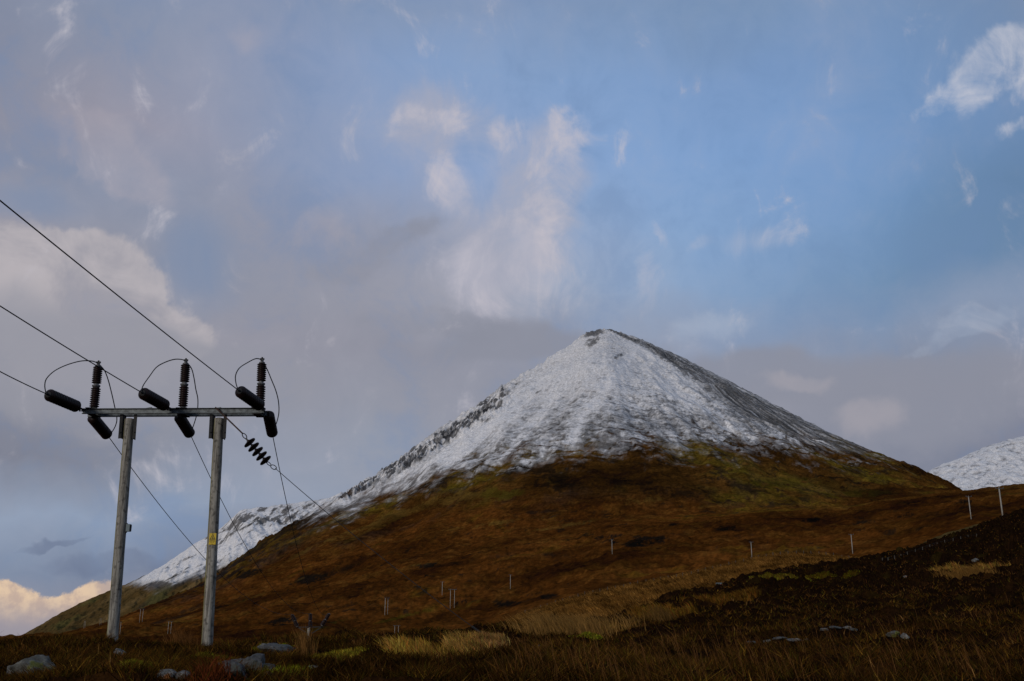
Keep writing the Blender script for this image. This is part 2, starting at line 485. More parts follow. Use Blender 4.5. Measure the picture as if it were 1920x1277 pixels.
# ---- moor, knoll and mountain in one continuous sheet
ridge = [(-700, 1380, 1000), (-200, 1255, 1100), (0, 1213, 1150), (100, 1196, 1200), (200, 1167, 1200), (300, 1127, 1250), (390, 1087, 1300), (450, 1042, 1330),
         (500, 1007, 1360), (560, 974, 1400), (620, 936, 1450), (660, 914, 1480), (700, 890, 1500), (730, 872, 1520), (760, 850, 1540), (790, 828, 1560), (820, 804, 1580), (850, 787, 1600), (870, 772, 1610), (910, 748, 1640), (945, 720, 1660),
         (1000, 689, 1710), (1040, 664, 1740), (1070, 645, 1770), (1090, 630, 1790), (1105, 622, 1795), (1120, 617, 1800), (1140, 616, 1800), (1170, 625, 1800), (1200, 635, 1790), (1260, 661, 1770),
         (1350, 705, 1730), (1450, 757, 1680), (1550, 808, 1630), (1620, 839, 1580), (1700, 868, 1530), (1760, 893, 1480), (1810, 919, 1450), (1870, 952, 1400), (1960, 1005, 1350), (2100, 1100, 1300), (2700, 1250, 1200)]
knoll = [(-700, 1215, 300), (800, 1212, 290), (900, 1196, 280), (950, 1170, 280), (975, 1153, 290), (1000, 1145, 290), (1050, 1128, 300), (1100, 1115, 300), (1200, 1094, 300), (1300, 1076, 300),
         (1370, 1059, 300), (1420, 1046, 300), (1460, 1040, 300), (1520, 1038, 300), (1560, 1041, 300), (1600, 1048, 300), (1650, 1047, 310), (1700, 1030, 320), (1760, 1008, 330), (1830, 984, 340), (1920, 962, 350), (2100, 940, 350), (2700, 930, 350)]
Yr = [r[2] for r in ridge]
B = Sheet(-0.66, 0.66, 1560, [
    [(px, 1340, 70) for px in XS],
    [(-700, 1250, 150), (800, 1240, 150), (900, 1225, 150), (1000, 1200, 160), (1100, 1172, 165), (1200, 1146, 165), (1300, 1119, 170), (1350, 1108, 180), (1450, 1080, 200), (1600, 1066, 220), (1700, 1055, 240), (1830, 1010, 280), (1920, 985, 300), (2700, 960, 300)],
    knoll,
    [(px, py + (9 if px > 930 else 4), Y * 1.22) for px, py, Y in knoll],
    [(-700, 1215, 500), (0, 1200, 500), (200, 1195, 500), (400, 1189, 500), (600, 1177, 500), (750, 1162, 510), (850, 1142, 520), (960, 1122, 520), (1100, 1085, 520), (1150, 1068, 520), (1300, 1060, 520), (1408, 1048, 520), (1500, 1036, 520), (1600, 1032, 480), (1700, 1010, 470), (1800, 976, 460), (1920, 950, 460), (2700, 930, 460)],
    [(-700, 1260, 800), (0, 1208, 820), (100, 1199, 850), (200, 1186, 850), (300, 1168, 880), (400, 1148, 900), (500, 1124, 900), (600, 1098, 900), (700, 1070, 900), (848, 1036, 900), (1000, 1005, 900), (1150, 983, 900), (1300, 967, 900), (1400, 960, 900), (1500, 955, 900), (1600, 948, 900), (1650, 939, 900), (1700, 931, 900), (1760, 923, 900), (1810, 918, 900), (1860, 912, 900), (1900, 908, 900), (1960, 909, 900), (2100, 925, 900), (2700, 990, 900)],
    [(-700, 1290, 860), (0, 1209, 880), (200, 1184, 910), (400, 1143, 960), (600, 1088, 960), (848, 1020, 960), (1000, 988, 960), (1150, 970, 960), (1300, 960, 960), (1400, 957, 960), (1500, 955, 970), (1600, 953, 990), (1700, 939, 1000), (1810, 928, 1000), (1900, 921, 1000), (2100, 940, 1000), (2700, 1000, 1000)],
    ridge,
    [(px, py + 260, Y + 600) for px, py, Y in ridge],
], 'lin')
B.smooth_cols(7)
B.grid([16, 70, 12, 60, 120, 20, 420, 40])
B.smooth_rows(7)
bX, bY, bZ0 = B.X, B.Y, B.Z.copy()
ap = P(1135, 617, 1800)
dx = bX - ap.x; dy = bY - ap.y
rho = np.sqrt(dx * dx + dy * dy) + 1; phi = np.arctan2(dx, -dy)           # phi<0 : left flank
ridgeY = B.Yk[7][None]
ap2 = P(1205, 634, 1775); ex = bX - ap2.x; ey = bY - ap2.y
phi2 = np.arctan2(ex, -np.minimum(ey, -0.35 * np.abs(ex) - 1)); rho2 = np.sqrt(ex * ex + ey * ey) + 1
inm = sst(bY, 930, 1150)
fade = 1 - sst(np.abs(bY - ridgeY), 0, 90)                                  # 1 on the ridge
back = sst(bY, ridgeY[0].min() * 0, 1)
g1 = fbm(phi * 9, rho / 420, 4, 40); g2 = ridged(phi2 * 16 + 1.2 * g1, rho2 / 190, 4, 41)
m1 = fbm(bX / 160, bY / 170, 5, 42); m2 = ridged(bX / 46 + m1, bY / 60, 4, 43)
m3 = fbm(bX / 14, bY / 16, 5, 44, gain=0.62)
hi = inm * (1 - 0.75 * fade)
B.Z = B.Z + hi * (m1 * 16 + g1 * 9 * sst(rho, 80, 420) + (g2 - 0.5) * (0.6 + 3.0 * sst(np.abs(phi2), 0.2, 0.6)) + (m2 - 0.5) * 5.0 * (0.35 + 0.65 * sst(phi2, -0.5, 0.1))) + inm * m3 * 1.5 * (0.5 + 0.5 * sst(phi2, -0.5, 0.1)) * (1 - 0.3 * fade)
lowm = sst(bY, 330, 520) * (1 - inm)
B.Z = B.Z + lowm * (fbm(bX / 90, bY / 110, 5, 50) * 6 + (ridged(bX / 30, bY / 45, 4, 51) - 0.5) * 3.2 + m3 * 0.9 + (ridged(bX / 9, bY / 13, 3, 54) - 0.5) * 1.1) * (1 - 0.55 * gss(bY - B.Yk[5][None], 60))
knm = (1 - sst(bY, 330, 430))
B.Z = B.Z + knm * (fbm(bX / 22, bY / 30, 4, 52) * 1.1 + fbm(bX / 3.5, bY / 5, 3, 53) * 0.35)
# crag roughness on the left ridge and the summit
sE = B.Ek[7][None]
dsil = sE - (B.Z / bY)
def eline(pts):
    A_ = [ae(*p) for p in pts]
    return np.interp(B.a, [q[0] for q in A_], [q[1] for q in A_])[None]
snowE = eline([(-700, 600), (560, 950), (600, 958), (640, 950), (700, 928), (740, 913), (800, 900), (900, 876), (1000, 859), (1100, 846), (1200, 842), (1300, 838), (1400, 838), (1480, 838), (1560, 846), (1640, 853), (1700, 856), (1760, 860), (1800, 860), (2700, 860)])
thk = np.clip((sE - snowE) / 0.045, 0.25, 1.0)
crag = gss(dsil - (0.0125 + 0.010 * m1) * thk, 0.0105 * thk) * sst(B.A, ae(600, 950)[0], ae(660, 910)[0]) * (1 - sst(B.A, ae(930, 720)[0], ae(975, 700)[0])) * inm
crn = ridged(bX / 12, bY / 20, 4, 60)
B.Z = B.Z + crag * (crn - 0.3) * 13 + (1 - sst(rho, 30, 90)) * (ridged(bX / 9, bY / 16, 3, 63) - 0.4) * 4
summit = (1 - sst(rho, 40, 110))
B.Z = B.Z + fade * inm * ((fbm(bX / 11, bY / 40, 4, 64, gain=0.6)) * 3.2 + (1 - sst(phi, -0.6, 0.2)) * (ridged(bX / 16, bY / 50, 3, 65) - 0.5) * 5)
# silhouette correction: keep the skyline where it belongs
E = np.where((bY < ridgeY + 250) & (bY > 1000), B.Z / bY, -9)
got = E.max(0); want = B.Ek[7]
want = np.convolve(np.pad(want, 3, mode='edge'), np.ones(7) / 7, mode='valid')
kk = np.ones(41) / 41
dlt = np.convolve(np.pad(want - got, 20, mode='edge'), kk, mode='valid')
B.Z = B.Z + dlt[None] * bY * inm

bE = B.Z / bY
# --- base colours
t1_ = fbm(bX / 55, bY / 75, 2, 70)
c = np.ones(B.Z.shape + (3,)) * np.array([0.165, 0.068, 0.017])
t1 = fbm(bX / 55, bY / 75, 5, 70); t2 = fbm(bX / 16, bY / 26, 5, 71, gain=0.62); t3 = 0.6 * fbm(bX / 7, (bZ0 - 0.22 * bX + 3 * t1_) / 1.9, 4, 72, gain=0.75) + 0.6 * fbm(bX / 4, bY / 7, 3, 74, gain=0.75)
t4 = fbm(bX / 130, bY / 160, 4, 73)
c = mixc(c, (0.075, 0.031, 0.009), sst(t1 + 0.5 * t2, 0.02, 0.45) * 0.85)
c = mixc(c, (0.26, 0.125, 0.030), sst(-t1 + 0.7 * t2 + 0.3 * t3, 0.12, 0.55) * 0.75)
c = mixc(c, (0.135, 0.090, 0.012), sst(t4 + 0.4 * t2, 0.2, 0.5) * 0.6)
# olive/ochre zone on the lower mountain
oliveE = eline([(-700, 1200), (200, 1150), (420, 1085), (600, 1010), (700, 980), (900, 950), (1100, 950), (1300, 950), (1420, 955), (1500, 962), (1600, 960), (1700, 940), (1800, 930), (2700, 930)])
dS = (bE - snowE)            # >0 above the snow line
dO = (bE - oliveE)
oz = sst(dO + 0.012 * t1 + 0.01 * t4, -0.006, 0.022)
ol = np.ones_like(c) * np.array([0.175, 0.092, 0.026])
ol = mixc(ol, (0.150, 0.122, 0.020), sst(t4 + 0.5 * t1 + 0.25 * t2, -0.08, 0.30))
ol = mixc(ol, (0.15, 0.115, 0.035), sst(fbm(bX / 40, bY / 90, 4, 80), 0.1, 0.5) * 0.7)
ol = mixc(ol, (0.040, 0.030, 0.024), sst(ridged(bX / 48 + t2, bY / 70, 4, 81) + 0.5 * t1, 0.52, 0.85) * 0.85)
c = c * (1 - oz[..., None]) + ol * oz[..., None]
# dark bluish crags at the foot of the snow, left and centre
rk = sst(fbm(bX / 60, bY / 80, 5, 82) + 0.25 * t3, 0.08, 0.4) * gss(dS + 0.022, 0.022) * (1 - sst(bX, -60, 380))
c = mixc(c, (0.034, 0.034, 0.044), rk * 0.95)
lf = eline([(-700, 1200), (380, 1095), (500, 1035), (620, 985), (740, 935), (800, 915), (1900, 700)])
bandl = gss(bE - lf, 0.013) * (1 - sst(bX, -330, -150)) * inm
c = mixc(c, (0.036, 0.036, 0.046), bandl * sst(t2 + t1 * 0.8, -0.25, 0.2))
c = mixc(c, (0.13, 0.105, 0.025), bandl * sst(-t2 - t1, 0.1, 0.4) * 0.8)
lz = ridged(bX / 40 + 1.1 * t1, (bZ0 + 9 * t1) / 10, 4, 88); lz2 = fbm(bX / 22 + t1, (bZ0 + 7 * t1) / 4, 4, 89)
c = mixc(c, (0.050, 0.024, 0.010), sst(lz, 0.62, 0.86) * 0.45 * sst(bY, 360, 520))
c = mixc(c, (0.29, 0.155, 0.040), sst(lz2, 0.10, 0.42) * 0.35 * sst(bY, 360, 520))
c = c * np.clip(1 + 1.1 * t3[..., None], 0.3, 2) * (1 + 0.4 * m3[..., None])
# dark rock hags on the moor
hg = sst(ridged(bX / 50, (bZ0 + 5 * t1) / 16, 4, 84) + 0.5 * t2 + 0.3 * t3, 0.84, 0.98) * lowm
c = mixc(c, (0.022, 0.020, 0.020), hg * 0.85)
for px, py, rx, ry in [(1215, 1014, 34, 9), (1190, 1020, 22, 6), (1360, 990, 22, 5), (1140, 1006, 26, 4), (585, 1086, 26, 8), (1030, 1118, 16, 5), (960, 1062, 10, 3), (1265, 984, 12, 3), (950, 1132, 22, 4), (1075, 1160, 40, 4), (1460, 1055, 18, 4),
                       (1150, 1017, 10, 3), (1520, 975, 16, 4), (1805, 942, 20, 5), (1700, 965, 18, 4), (460, 1075, 30, 8), (530, 1165, 30, 6), (800, 1060, 20, 4), (870, 1128, 24, 5)]:
    a0, e0 = ae(px, py)
    w = gss((B.A - a0) / (rx / F), 1.0) * gss((bE - e0 - (B.A - a0) * 0.12) / (ry / F), 1.0)
    c = mixc(c, (0.018, 0.017, 0.018), sst(w * (1 + 2.2 * t3 + 1.6 * t2 + 1.5 * t1), 0.25, 0.6) * 0.95)
def spot(px, py, rx, ry, rot):
    a0, e0 = ae(px, py); da = (B.A - a0) * F; de = (bE - e0) * F
    cr_, sr_ = math.cos(math.radians(rot)), math.sin(math.radians(rot))
    return np.exp(-(((da * cr_ + de * sr_) / rx) ** 2 + ((-da * sr_ + de * cr_) / ry) ** 2))
nn_ = 0.85 + 1.6 * t2 + 1.4 * t3 + 1.0 * t1
# paler grass runs and folds of the lower slope
pg = sum(w_ * spot(*q_) for q_, w_ in [((745, 965, 110, 8, 22), 1.0), ((850, 935, 90, 10, 14), 1.0), ((945, 925, 60, 12, 6), 1.0), ((660, 1010, 90, 5, 24), 0.8), ((560, 1040, 90, 6, 26), 0.6), ((900, 985, 120, 5, 8), 0.7), ((1060, 985, 90, 5, 10), 0.6),
    ((1180, 940, 90, 8, 4), 0.7), ((1480, 900, 120, 12, -6), 0.9), ((1600, 925, 90, 9, -10), 0.9), ((1330, 950, 90, 5, 4), 0.5), ((780, 1060, 140, 5, 14), 0.5), ((470, 1120, 110, 4, 20), 0.6), ((330, 1165, 90, 3, 20), 0.6), ((700, 1110, 120, 4, 10), 0.4), ((1500, 965, 120, 4, 4), 0.4), ((1640, 985, 120, 4, 4), 0.4)])
c = mixc(c, (0.24, 0.165, 0.045), sst(pg * nn_, 0.25, 0.85) * 0.6)
# dark heather and bluish outcrops
dk = sum(w_ * spot(*q_) for q_, w_ in [((1035, 905, 60, 16, 4), 1.0), ((960, 885, 40, 8, 14), 0.8), ((1170, 905, 60, 9, 0), 0.9), ((1290, 925, 50, 9, 2), 0.8), ((1130, 880, 50, 8, 0), 0.7), ((1520, 935, 40, 8, 0), 0.9), ((1450, 945, 46, 9, 4), 0.8), ((1400, 920, 30, 5, 0), 0.6),
    ((520, 1005, 70, 10, 32), 1.0), ((610, 965, 60, 9, 30), 1.0), ((690, 935, 60, 8, 28), 1.0), ((440, 1072, 60, 7, 28), 0.8), ((820, 905, 60, 8, 18), 0.8), ((340, 1150, 90, 7, 22), 0.7), ((430, 1130, 90, 8, 22), 0.7), ((620, 1075, 70, 8, 18), 0.7), ((760, 1030, 60, 6, 12), 0.5), ((830, 1000, 70, 5, 6), 0.6),
    ((900, 1050, 120, 9, 8), 0.5), ((1060, 1040, 80, 7, 6), 0.5), ((1250, 1000, 70, 5, 4), 0.5), ((1400, 1005, 60, 5, 3), 0.5), ((1700, 955, 60, 5, 4), 0.6), ((560, 1150, 120, 9, 12), 0.5), ((1010, 960, 60, 4, 6), 0.7), ((1130, 960, 50, 4, 0), 0.7)])
c = mixc(c, (0.030, 0.022, 0.020), sst(dk * nn_, 0.28, 0.8) * 0.8)
# sharp green strips by the poles
for px, py, rx, ry in [(880, 1133, 50, 5), (590, 1179, 55, 4), (760, 1155, 70, 3), (1470, 905, 80, 10), (1630, 925, 60, 8), (940, 925, 50, 12), (1530, 1044, 10, 2)]:
    a0, e0 = ae(px, py)
    w = gss((B.A - a0) / (rx / F), 1.0) * gss((bE - e0 - (B.A - a0) * 0.25 * (py > 1100)) / (ry / F), 1.0)
    c = mixc(c, (0.115, 0.105, 0.016), sst(w * (1 + 2.0 * t2 + 1.2 * t3), 0.3, 0.9) * 0.7)
c = c * np.array([0.53, 0.44, 0.32]) * np.clip(1 + 1.5 * t4, 0.45, 1.6)[..., None] * (1 + 0.6 * np.clip(fbm(bX / 28 + t1, (bZ0 + 7 * t1) / 7, 4, 93), -0.6, 0.8) + 0.5 * t1)[..., None]
# orange grass knoll
kn = knm * sst(B.A, ae(930, 1150)[0], ae(985, 1150)[0])
kc = np.ones_like(c) * np.array([0.24, 0.115, 0.030])
f1 = fbm(bX / 3.0 + 0.4 * bY / 3, bY / 9.0, 4, 90); f2 = fbm(bX / 9, bY / 22, 3, 91)
kc = mixc(kc, (0.085, 0.042, 0.018), sst(f1 + 0.5 * f2, 0.0, 0.5) * 0.9)
kc = mixc(kc, (0.30, 0.155, 0.05), sst(-f1 + 0.4 * f2, 0.2, 0.6) * 0.6)
kc = mixc(kc, (0.07, 0.055, 0.02), sst(B.A, ae(1590, 1050)[0], ae(1640, 1040)[0]) * 0.85)
c = c * (1 - kn[..., None]) + kc * kn[..., None]

# --- snow
streak = fbm(phi2 * 30 + 2.4 * g1 + 0.9 * m1, rho2 / 110 + m1, 5, 100)
streak2 = fbm(phi2 * 95 + 1.2 * m3 + 3 * g1, rho2 / 60, 4, 101)
ledge = ridged(bX / 34 + 1.3 * m1 + 0.4 * m3, (bZ0 + 12 * m1) / 13, 4, 104)
ledge2 = ridged(bX / 13 + 0.6 * m3, (bZ0 + 8 * m1) / 6, 3, 105)
mott = fbm(bX / 9, bY / 15, 5, 102, gain=0.68)
mott2 = fbm(bX / 30, bY / 45, 4, 103)
left = 1 - sst(phi, -0.70, -0.15)
right = sst(phi, 0.42 + 0.10 * m1, 0.70 + 0.10 * m1)
cen = np.clip(1 - left - right, 0, 1)
lowc0 = 1 - sst(dS, 0.02, 0.09)
cover = left * (1.45 + 0.3 * m1) + cen * (1.30 - 0.40 * lowc0 + 0.5 * mott2) + right * (0.36 + 0.30 * sst(phi, 0.95, 1.1))
lowc = 1 - sst(dS, 0.03, 0.12)
nz = left * (0.42 * streak + 0.20 * streak2 + 0.22 * mott) + cen * (0.14 * streak * sst(rho2, 100, 300) + 0.05 * streak2 + 0.30 * mott + 0.10 * m3 - 0.22 * sst(ledge, 0.55, 0.85) - 0.18 * sst(ledge2, 0.6, 0.88) * (0.3 + lowc)) + right * (0.60 * streak + 0.50 * streak2 + 0.15 * mott)
edge = dS + 0.011 - 0.016 * sst(ledge, 0.55, 0.8) * cen + 0.010 * mott + 0.018 * mott2 + 0.008 * streak + 0.010 * right * streak2
alt = sst(edge, -0.012, 0.030)
sn = cover + nz * 1.9 - 0.5 + 0.25 * sst(dS, 0.02, 0.08) * (1 - right)
sn = sn * alt + (alt - 1) * 0.6
snow = 0.25 * sst(sn, -0.5, 0.2) + 0.75 * sst(sn, 0.0, 0.8)
snow = snow * sst(edge, -0.02, 0.0)
crm = sst(crag * (0.62 + 1.7 * fbm(bX / 20, bY / 34, 5, 61)), 0.30, 0.55)
snow = snow * (1 - 0.85 * crm * sst(fbm(bX / 8, bY / 13, 3, 62), -0.35, 0.0))
sm = (1 - sst(np.sqrt((bX - P(1112, 628, 1790).x) ** 2 + ((bY - 1785) / 2) ** 2) + 8 * m3, 12, 24))
snow = snow * (1 - 0.8 * sm)
r1 = ridged(phi2 * 34 + 1.6 * g1 + 0.5 * m1, rho2 / 170, 4, 110)
r2 = ridged(phi2 * 85 + 2.4 * g1 + 0.6 * m3, rho2 / 100, 4, 111)
r3 = fbm(bX / 4.5, bY / 8, 3, 112, gain=0.7)
tone = 0.93 + sst(rho2, 120, 380) * (left + 0.15 * cen + 0.8 * right) * (0.55 * (r1 - 0.55) + 0.45 * (r2 - 0.55)) + 0.45 * r3 + 0.2 * m1
snow = snow * np.clip(tone, 0.45, 1.0)
def spot(px, py, rx, ry, rot):
    a0, e0 = ae(px, py); da = (B.A - a0) * F; de = (bE - e0) * F
    cr_, sr_ = math.cos(math.radians(rot)), math.sin(math.radians(rot))
    return np.exp(-(((da * cr_ + de * sr_) / rx) ** 2 + ((-da * sr_ + de * cr_) / ry) ** 2))
bare = sum(w_ * spot(*q_) for q_, w_ in [((1262, 682, 44, 10, -32), 1.0), ((1320, 722, 46, 10, -34), 0.9), ((1225, 800, 95, 13, 0), 0.7), ((1145, 835, 60, 7, 4), 0.9), ((1330, 835, 70, 9, -4), 0.7), ((1160, 668, 26, 6, 36), 0.8), ((1112, 640, 22, 9, 35), 1.0), ((1010, 735, 10, 4, 40), 0.9),
    ((905, 770, 30, 7, 40), 1.1), ((840, 812, 34, 8, 38), 1.1), ((770, 868, 36, 7, 38), 1.0), ((700, 905, 30, 6, 34), 0.8), ((990, 845, 50, 8, 25), 0.5), ((1100, 815, 12, 30, 0), 0.7), ((1400, 790, 70, 12, -30), 0.7), ((960, 730, 26, 7, 38), 0.8), ((1330, 655, 10, 6, 0), 0.3)])
drift = sum(w_ * spot(*q_) for q_, w_ in [((1195, 655, 34, 5, -30), 1.0), ((1165, 690, 60, 6, 52), 1.0), ((1090, 790, 70, 8, 62), 0.9), ((1285, 745, 60, 12, -32), 0.7), ((1390, 812, 60, 8, -26), 0.8), ((880, 830, 120, 14, 36), 0.8), ((1000, 790, 80, 10, 48), 0.5), ((760, 893, 50, 8, 34), 0.7)])
snow = np.clip(snow + 0.5 * drift * sst(dS, 0, 0.02), 0, 1) * (1 - 0.8 * sst(bare * (0.75 + 1.8 * mott + 1.2 * mott2 + 0.8 * r3), 0.35, 0.8))
rockc = np.ones_like(c) * np.array([0.085, 0.082, 0.080])
rockc = rockc * (1 + 0.45 * mott[..., None] + 0.3 * m3[..., None])
rockc = mixc(rockc, (0.028, 0.028, 0.032), np.clip(crm + sm, 0, 1))
hz = sst(dS + 0.008 + 0.02 * mott2 + 0.01 * mott - 0.014 * sst(ledge, 0.55, 0.8) * cen, 0.000, 0.026)
c = c * (1 - hz[..., None]) + rockc * hz[..., None]
c = mixc(c, (0.84, 0.825, 0.82), snow)
c = np.clip(c, 0.004, 0.9)
B.mesh("mountain", c, M_far)

# ---- snowy ridge behind, left
sk = [(-700, 1400, 2300), (-200, 1262, 2300), (0, 1208, 2300), (30, 1197, 2300), (70, 1174, 2300), (110, 1152, 2300), (160, 1127, 2300), (205, 1107, 2300), (240, 1094, 2300), (300, 1064, 2300), (340, 1037, 2300), (375, 1013, 2300),
      (400, 1003, 2300), (425, 981, 2300), (447, 960, 2300), (460, 954, 2300), (480, 951, 2300), (520, 948, 2300), (560, 943, 2300), (600, 937, 2300), (660, 918, 2300), (720, 925, 2300), (800, 975, 2300), (1000, 1100, 2300)]
C = Sheet(-0.62, 0.05, 760, [[(x, 1235, 1500) for x in XS], sk, [(px, py + 150, 2800) for px, py, Y in sk]], 'lin')
C.smooth_cols(3)
C.grid([300, 20])
q1 = fbm(C.X / 90 + C.Y / 300, C.Y / 160, 5, 120); q2 = ridged(C.X / 40 + C.Z / 50, C.Y / 120, 4, 121); q3 = fbm(C.X / 12, C.Y / 20, 5, 122, gain=0.65)
fr = 1 - 0.7 * gss(C.Y - 2300, 70)
C.Z = C.Z + (q1 * 12 + (q2 - 0.5) * 9) * fr * sst(C.Y, 1500, 1700) + q3 * 2
cE = C.Z / C.Y
A_ = [ae(*p) for p in [(-700, 600), (190, 1060), (235, 1094), (290, 1108), (340, 1096), (400, 1075), (450, 1055), (560, 1010), (800, 1000)]]
sl = np.interp(C.a, [q[0] for q in A_], [q[1] for q in A_])[None]
cc = np.ones(C.Z.shape + (3,)) * np.array([0.10, 0.062, 0.021])
dirn = (C.X * 0.55 + C.Z)           # bands following the slope down to the left
b1 = fbm((cE - 0.62 * C.A) * 90, C.A * 9, 4, 130)
cc = mixc(cc, (0.18, 0.115, 0.045), sst(b1, 0.08, 0.35))
cc = mixc(cc, (0.055, 0.040, 0.022), sst(-b1 + 0.3 * q1, 0.15, 0.45) * 0.85)
cc = mixc(cc, (0.11, 0.10, 0.03), sst(q1, 0.1, 0.4) * 0.6)
cc = cc * (1 + 0.35 * q3[..., None])
st = fbm((cE - 0.5 * C.A) * 330, C.A * 30, 4, 131)
sn = sst(cE - sl + 0.006 * q1 + 0.004 * q3 + 0.010 * st, -0.002, 0.012) * sst(0.95 + 1.2 * st + 0.5 * q3 - 0.4 * (q2 - 0.5), 0.3, 0.75)
skE = C.Ek[1][None]
top = gss(cE - skE + 0.010, 0.012) * sst(C.A, ae(380, 1000)[0], ae(430, 1000)[0])
crg = sst(top * (0.5 + 1.4 * fbm(C.X / 22, C.Y / 60, 5, 132, gain=0.7)), 0.30, 0.55)
sn = sn * (1 - 0.85 * crg)
gl = gss((C.A - ae(300, 1100)[0]) * F, 26) * gss((cE - ae(300, 1100)[1]) * F, 12)
sn = sn * (1 - sst(gl + 0.4 * q3, 0.35, 0.6) * 0.9)
cc = mixc(cc, (0.06, 0.06, 0.065), sst(cE - sl, -0.004, 0.006) * 0.8)
cc = mixc(cc, (0.84, 0.825, 0.82), sn)
C.mesh("snowy_ridge", np.clip(cc, 0.004, 0.9), M_far)

# ---- snowy hill behind, right
sk = [(1400, 1010, 3500), (1600, 935, 3500), (1700, 900, 3500), (1745, 881, 3500), (1800, 858, 3500), (1850, 836, 3500), (1880, 826, 3500), (1920, 818, 3500), (2000, 800, 3500), (2100, 790, 3500), (2250, 830, 3500), (2600, 930, 3500)]
D = Sheet(0.22, 0.74, 620, [[(x, 980, 2200) for x in XS], sk, [(px, py + 120, 4200) for px, py, Y in sk]], 'lin')
D.smooth_cols(5)
D.grid([260, 16])
q1 = fbm(D.X / 120, D.Y / 200, 5, 140); q2 = ridged(D.X / 45 + q1, D.Y / 110, 4, 141); q3 = fbm(D.X / 14 + D.Y / 60, D.Y / 34, 4, 142)
fr = 1 - 0.75 * gss(D.Y - 3500, 90)
D.Z = D.Z + (q1 * 22 + (q2 - 0.5) * 16) * fr * sst(D.Y, 2200, 2500) + q3 * 3
cc = np.ones(D.Z.shape + (3,)) * np.array([0.12, 0.125, 0.14])
sn = sst(0.80 + 1.15 * q3 + 0.5 * (q2 - 0.5) + 0.4 * q1, 0.15, 0.85)
cc = mixc(cc, (0.84, 0.835, 0.84), sn)
D.mesh("snowy_hill", np.clip(cc, 0.004, 0.9), M_far)

# ---- flat land to the horizon, well below
n = 96
ring = [(0, 0, -45)] + [(30000 * math.cos(2 * math.pi * k / n), 30000 * math.sin(2 * math.pi * k / n), -45) for k in range(n)]
lm = MB().add(ring, [(0, 1 + k, 1 + (k + 1) % n) for k in range(n)])
lo = lm.build("terrain", noise_mat("far_moorland", [(0.3, (0.05, 0.03, 0.015)), (0.7, (0.10, 0.065, 0.03))], 0.01, coord='Object', rough=0.95), origin=(0, 0, 0))
tag(lo, kind="structure")

# ================================================================== vegetation (foreground stuff)
def a_surface(a, t):
    """sample sheet A at column a, fractional row t"""
    nr, nc = A.Y.shape
    fi = np.clip((a - A.a[0]) / (A.a[1] - A.a[0]), 0, nc - 1.001); ri = np.clip(t, 0, nr - 1.001)
    i0 = fi.astype(int); r0 = ri.astype(int); u = fi - i0; v = ri - r0
    def g(G):
        return (G[r0, i0] * (1 - u) * (1 - v) + G[r0, i0 + 1] * u * (1 - v) + G[r0 + 1, i0] * (1 - u) * v + G[r0 + 1, i0 + 1] * u * v)
    return np.stack([g(A.X), g(A.Y), g(A.Z)], -1), g(s1)

def blades(pos, height, width, lean, colr, seg=2, curve=0.35):
    """thin tapered bent blades; lean: (n,2) horizontal offset at tip"""
    n = len(pos)
    th = rng.uniform(0, math.pi, n)
    side = np.stack([np.cos(th), np.sin(th) * 0.5, np.zeros(n)], -1) * (width * 0.5)[:, None]
    up = np.zeros((n, 3)); up[:, 2] = height
    lv = np.zeros((n, 3)); lv[:, :2] = lean
    if seg == 1:
        v = np.stack([pos - side, pos + side, pos + up + lv], 1).reshape(-1, 3)
        t = np.arange(n)[:, None] * 3 + np.array([[0, 1, 2]])
        return v, None, t, np.repeat(colr, 3, 0)
    mid = pos + up * 0.55 + lv * curve
    tip = pos + up * (1 - 0.15 * np.minimum(1, np.linalg.norm(lean, axis=1) / (height + 1e-6)))[:, None] + lv
    v = np.stack([pos - side, pos + side, mid + side * 0.7, mid - side * 0.7, tip], 1).reshape(-1, 3)
    b = np.arange(n)[:, None] * 5
    q = b + np.array([[0, 1, 2, 3]]); t = b + np.array([[3, 2, 4]])
    cc = np.repeat(colr, 5, 0)
    return v, q, t, cc

def link_blades(name, data, mat, parent=None, loc=None):
    vs = []; qs = []; ts = []; cs = []; off = 0
    for v, q, t, c_ in data:
        vs.append(v); cs.append(c_)
        if q is not None: qs.append(q + off)
        if t is not None: ts.append(t + off)
        off += len(v)
    v = np.vstack(vs)
    if loc is not None: v = v - np.array(loc)
    me = raw_mesh(name, v, quads=np.vstack(qs) if qs else None, tris=np.vstack(ts) if ts else None, smooth=False)
    set_col(me, np.vstack(cs) * np.array([0.85, 0.66, 0.48])); me.materials.append(mat)
    o = bpy.data.objects.new(name, me); col.objects.link(o)
    if loc is not None: o.location = loc
    if parent is not None: o.parent = parent
    return o

R0, R1 = 50, 60 + 430 + 8                      # rows of A that can be seen
def sample(n, pw=1.0, a0=-0.58, a1=0.58, r0=R0, r1=R1):
    a = rng.uniform(a0, a1, n); t = r0 + (r1 - r0) * rng.uniform(0, 1, n) ** pw
    return a_surface(a, t)

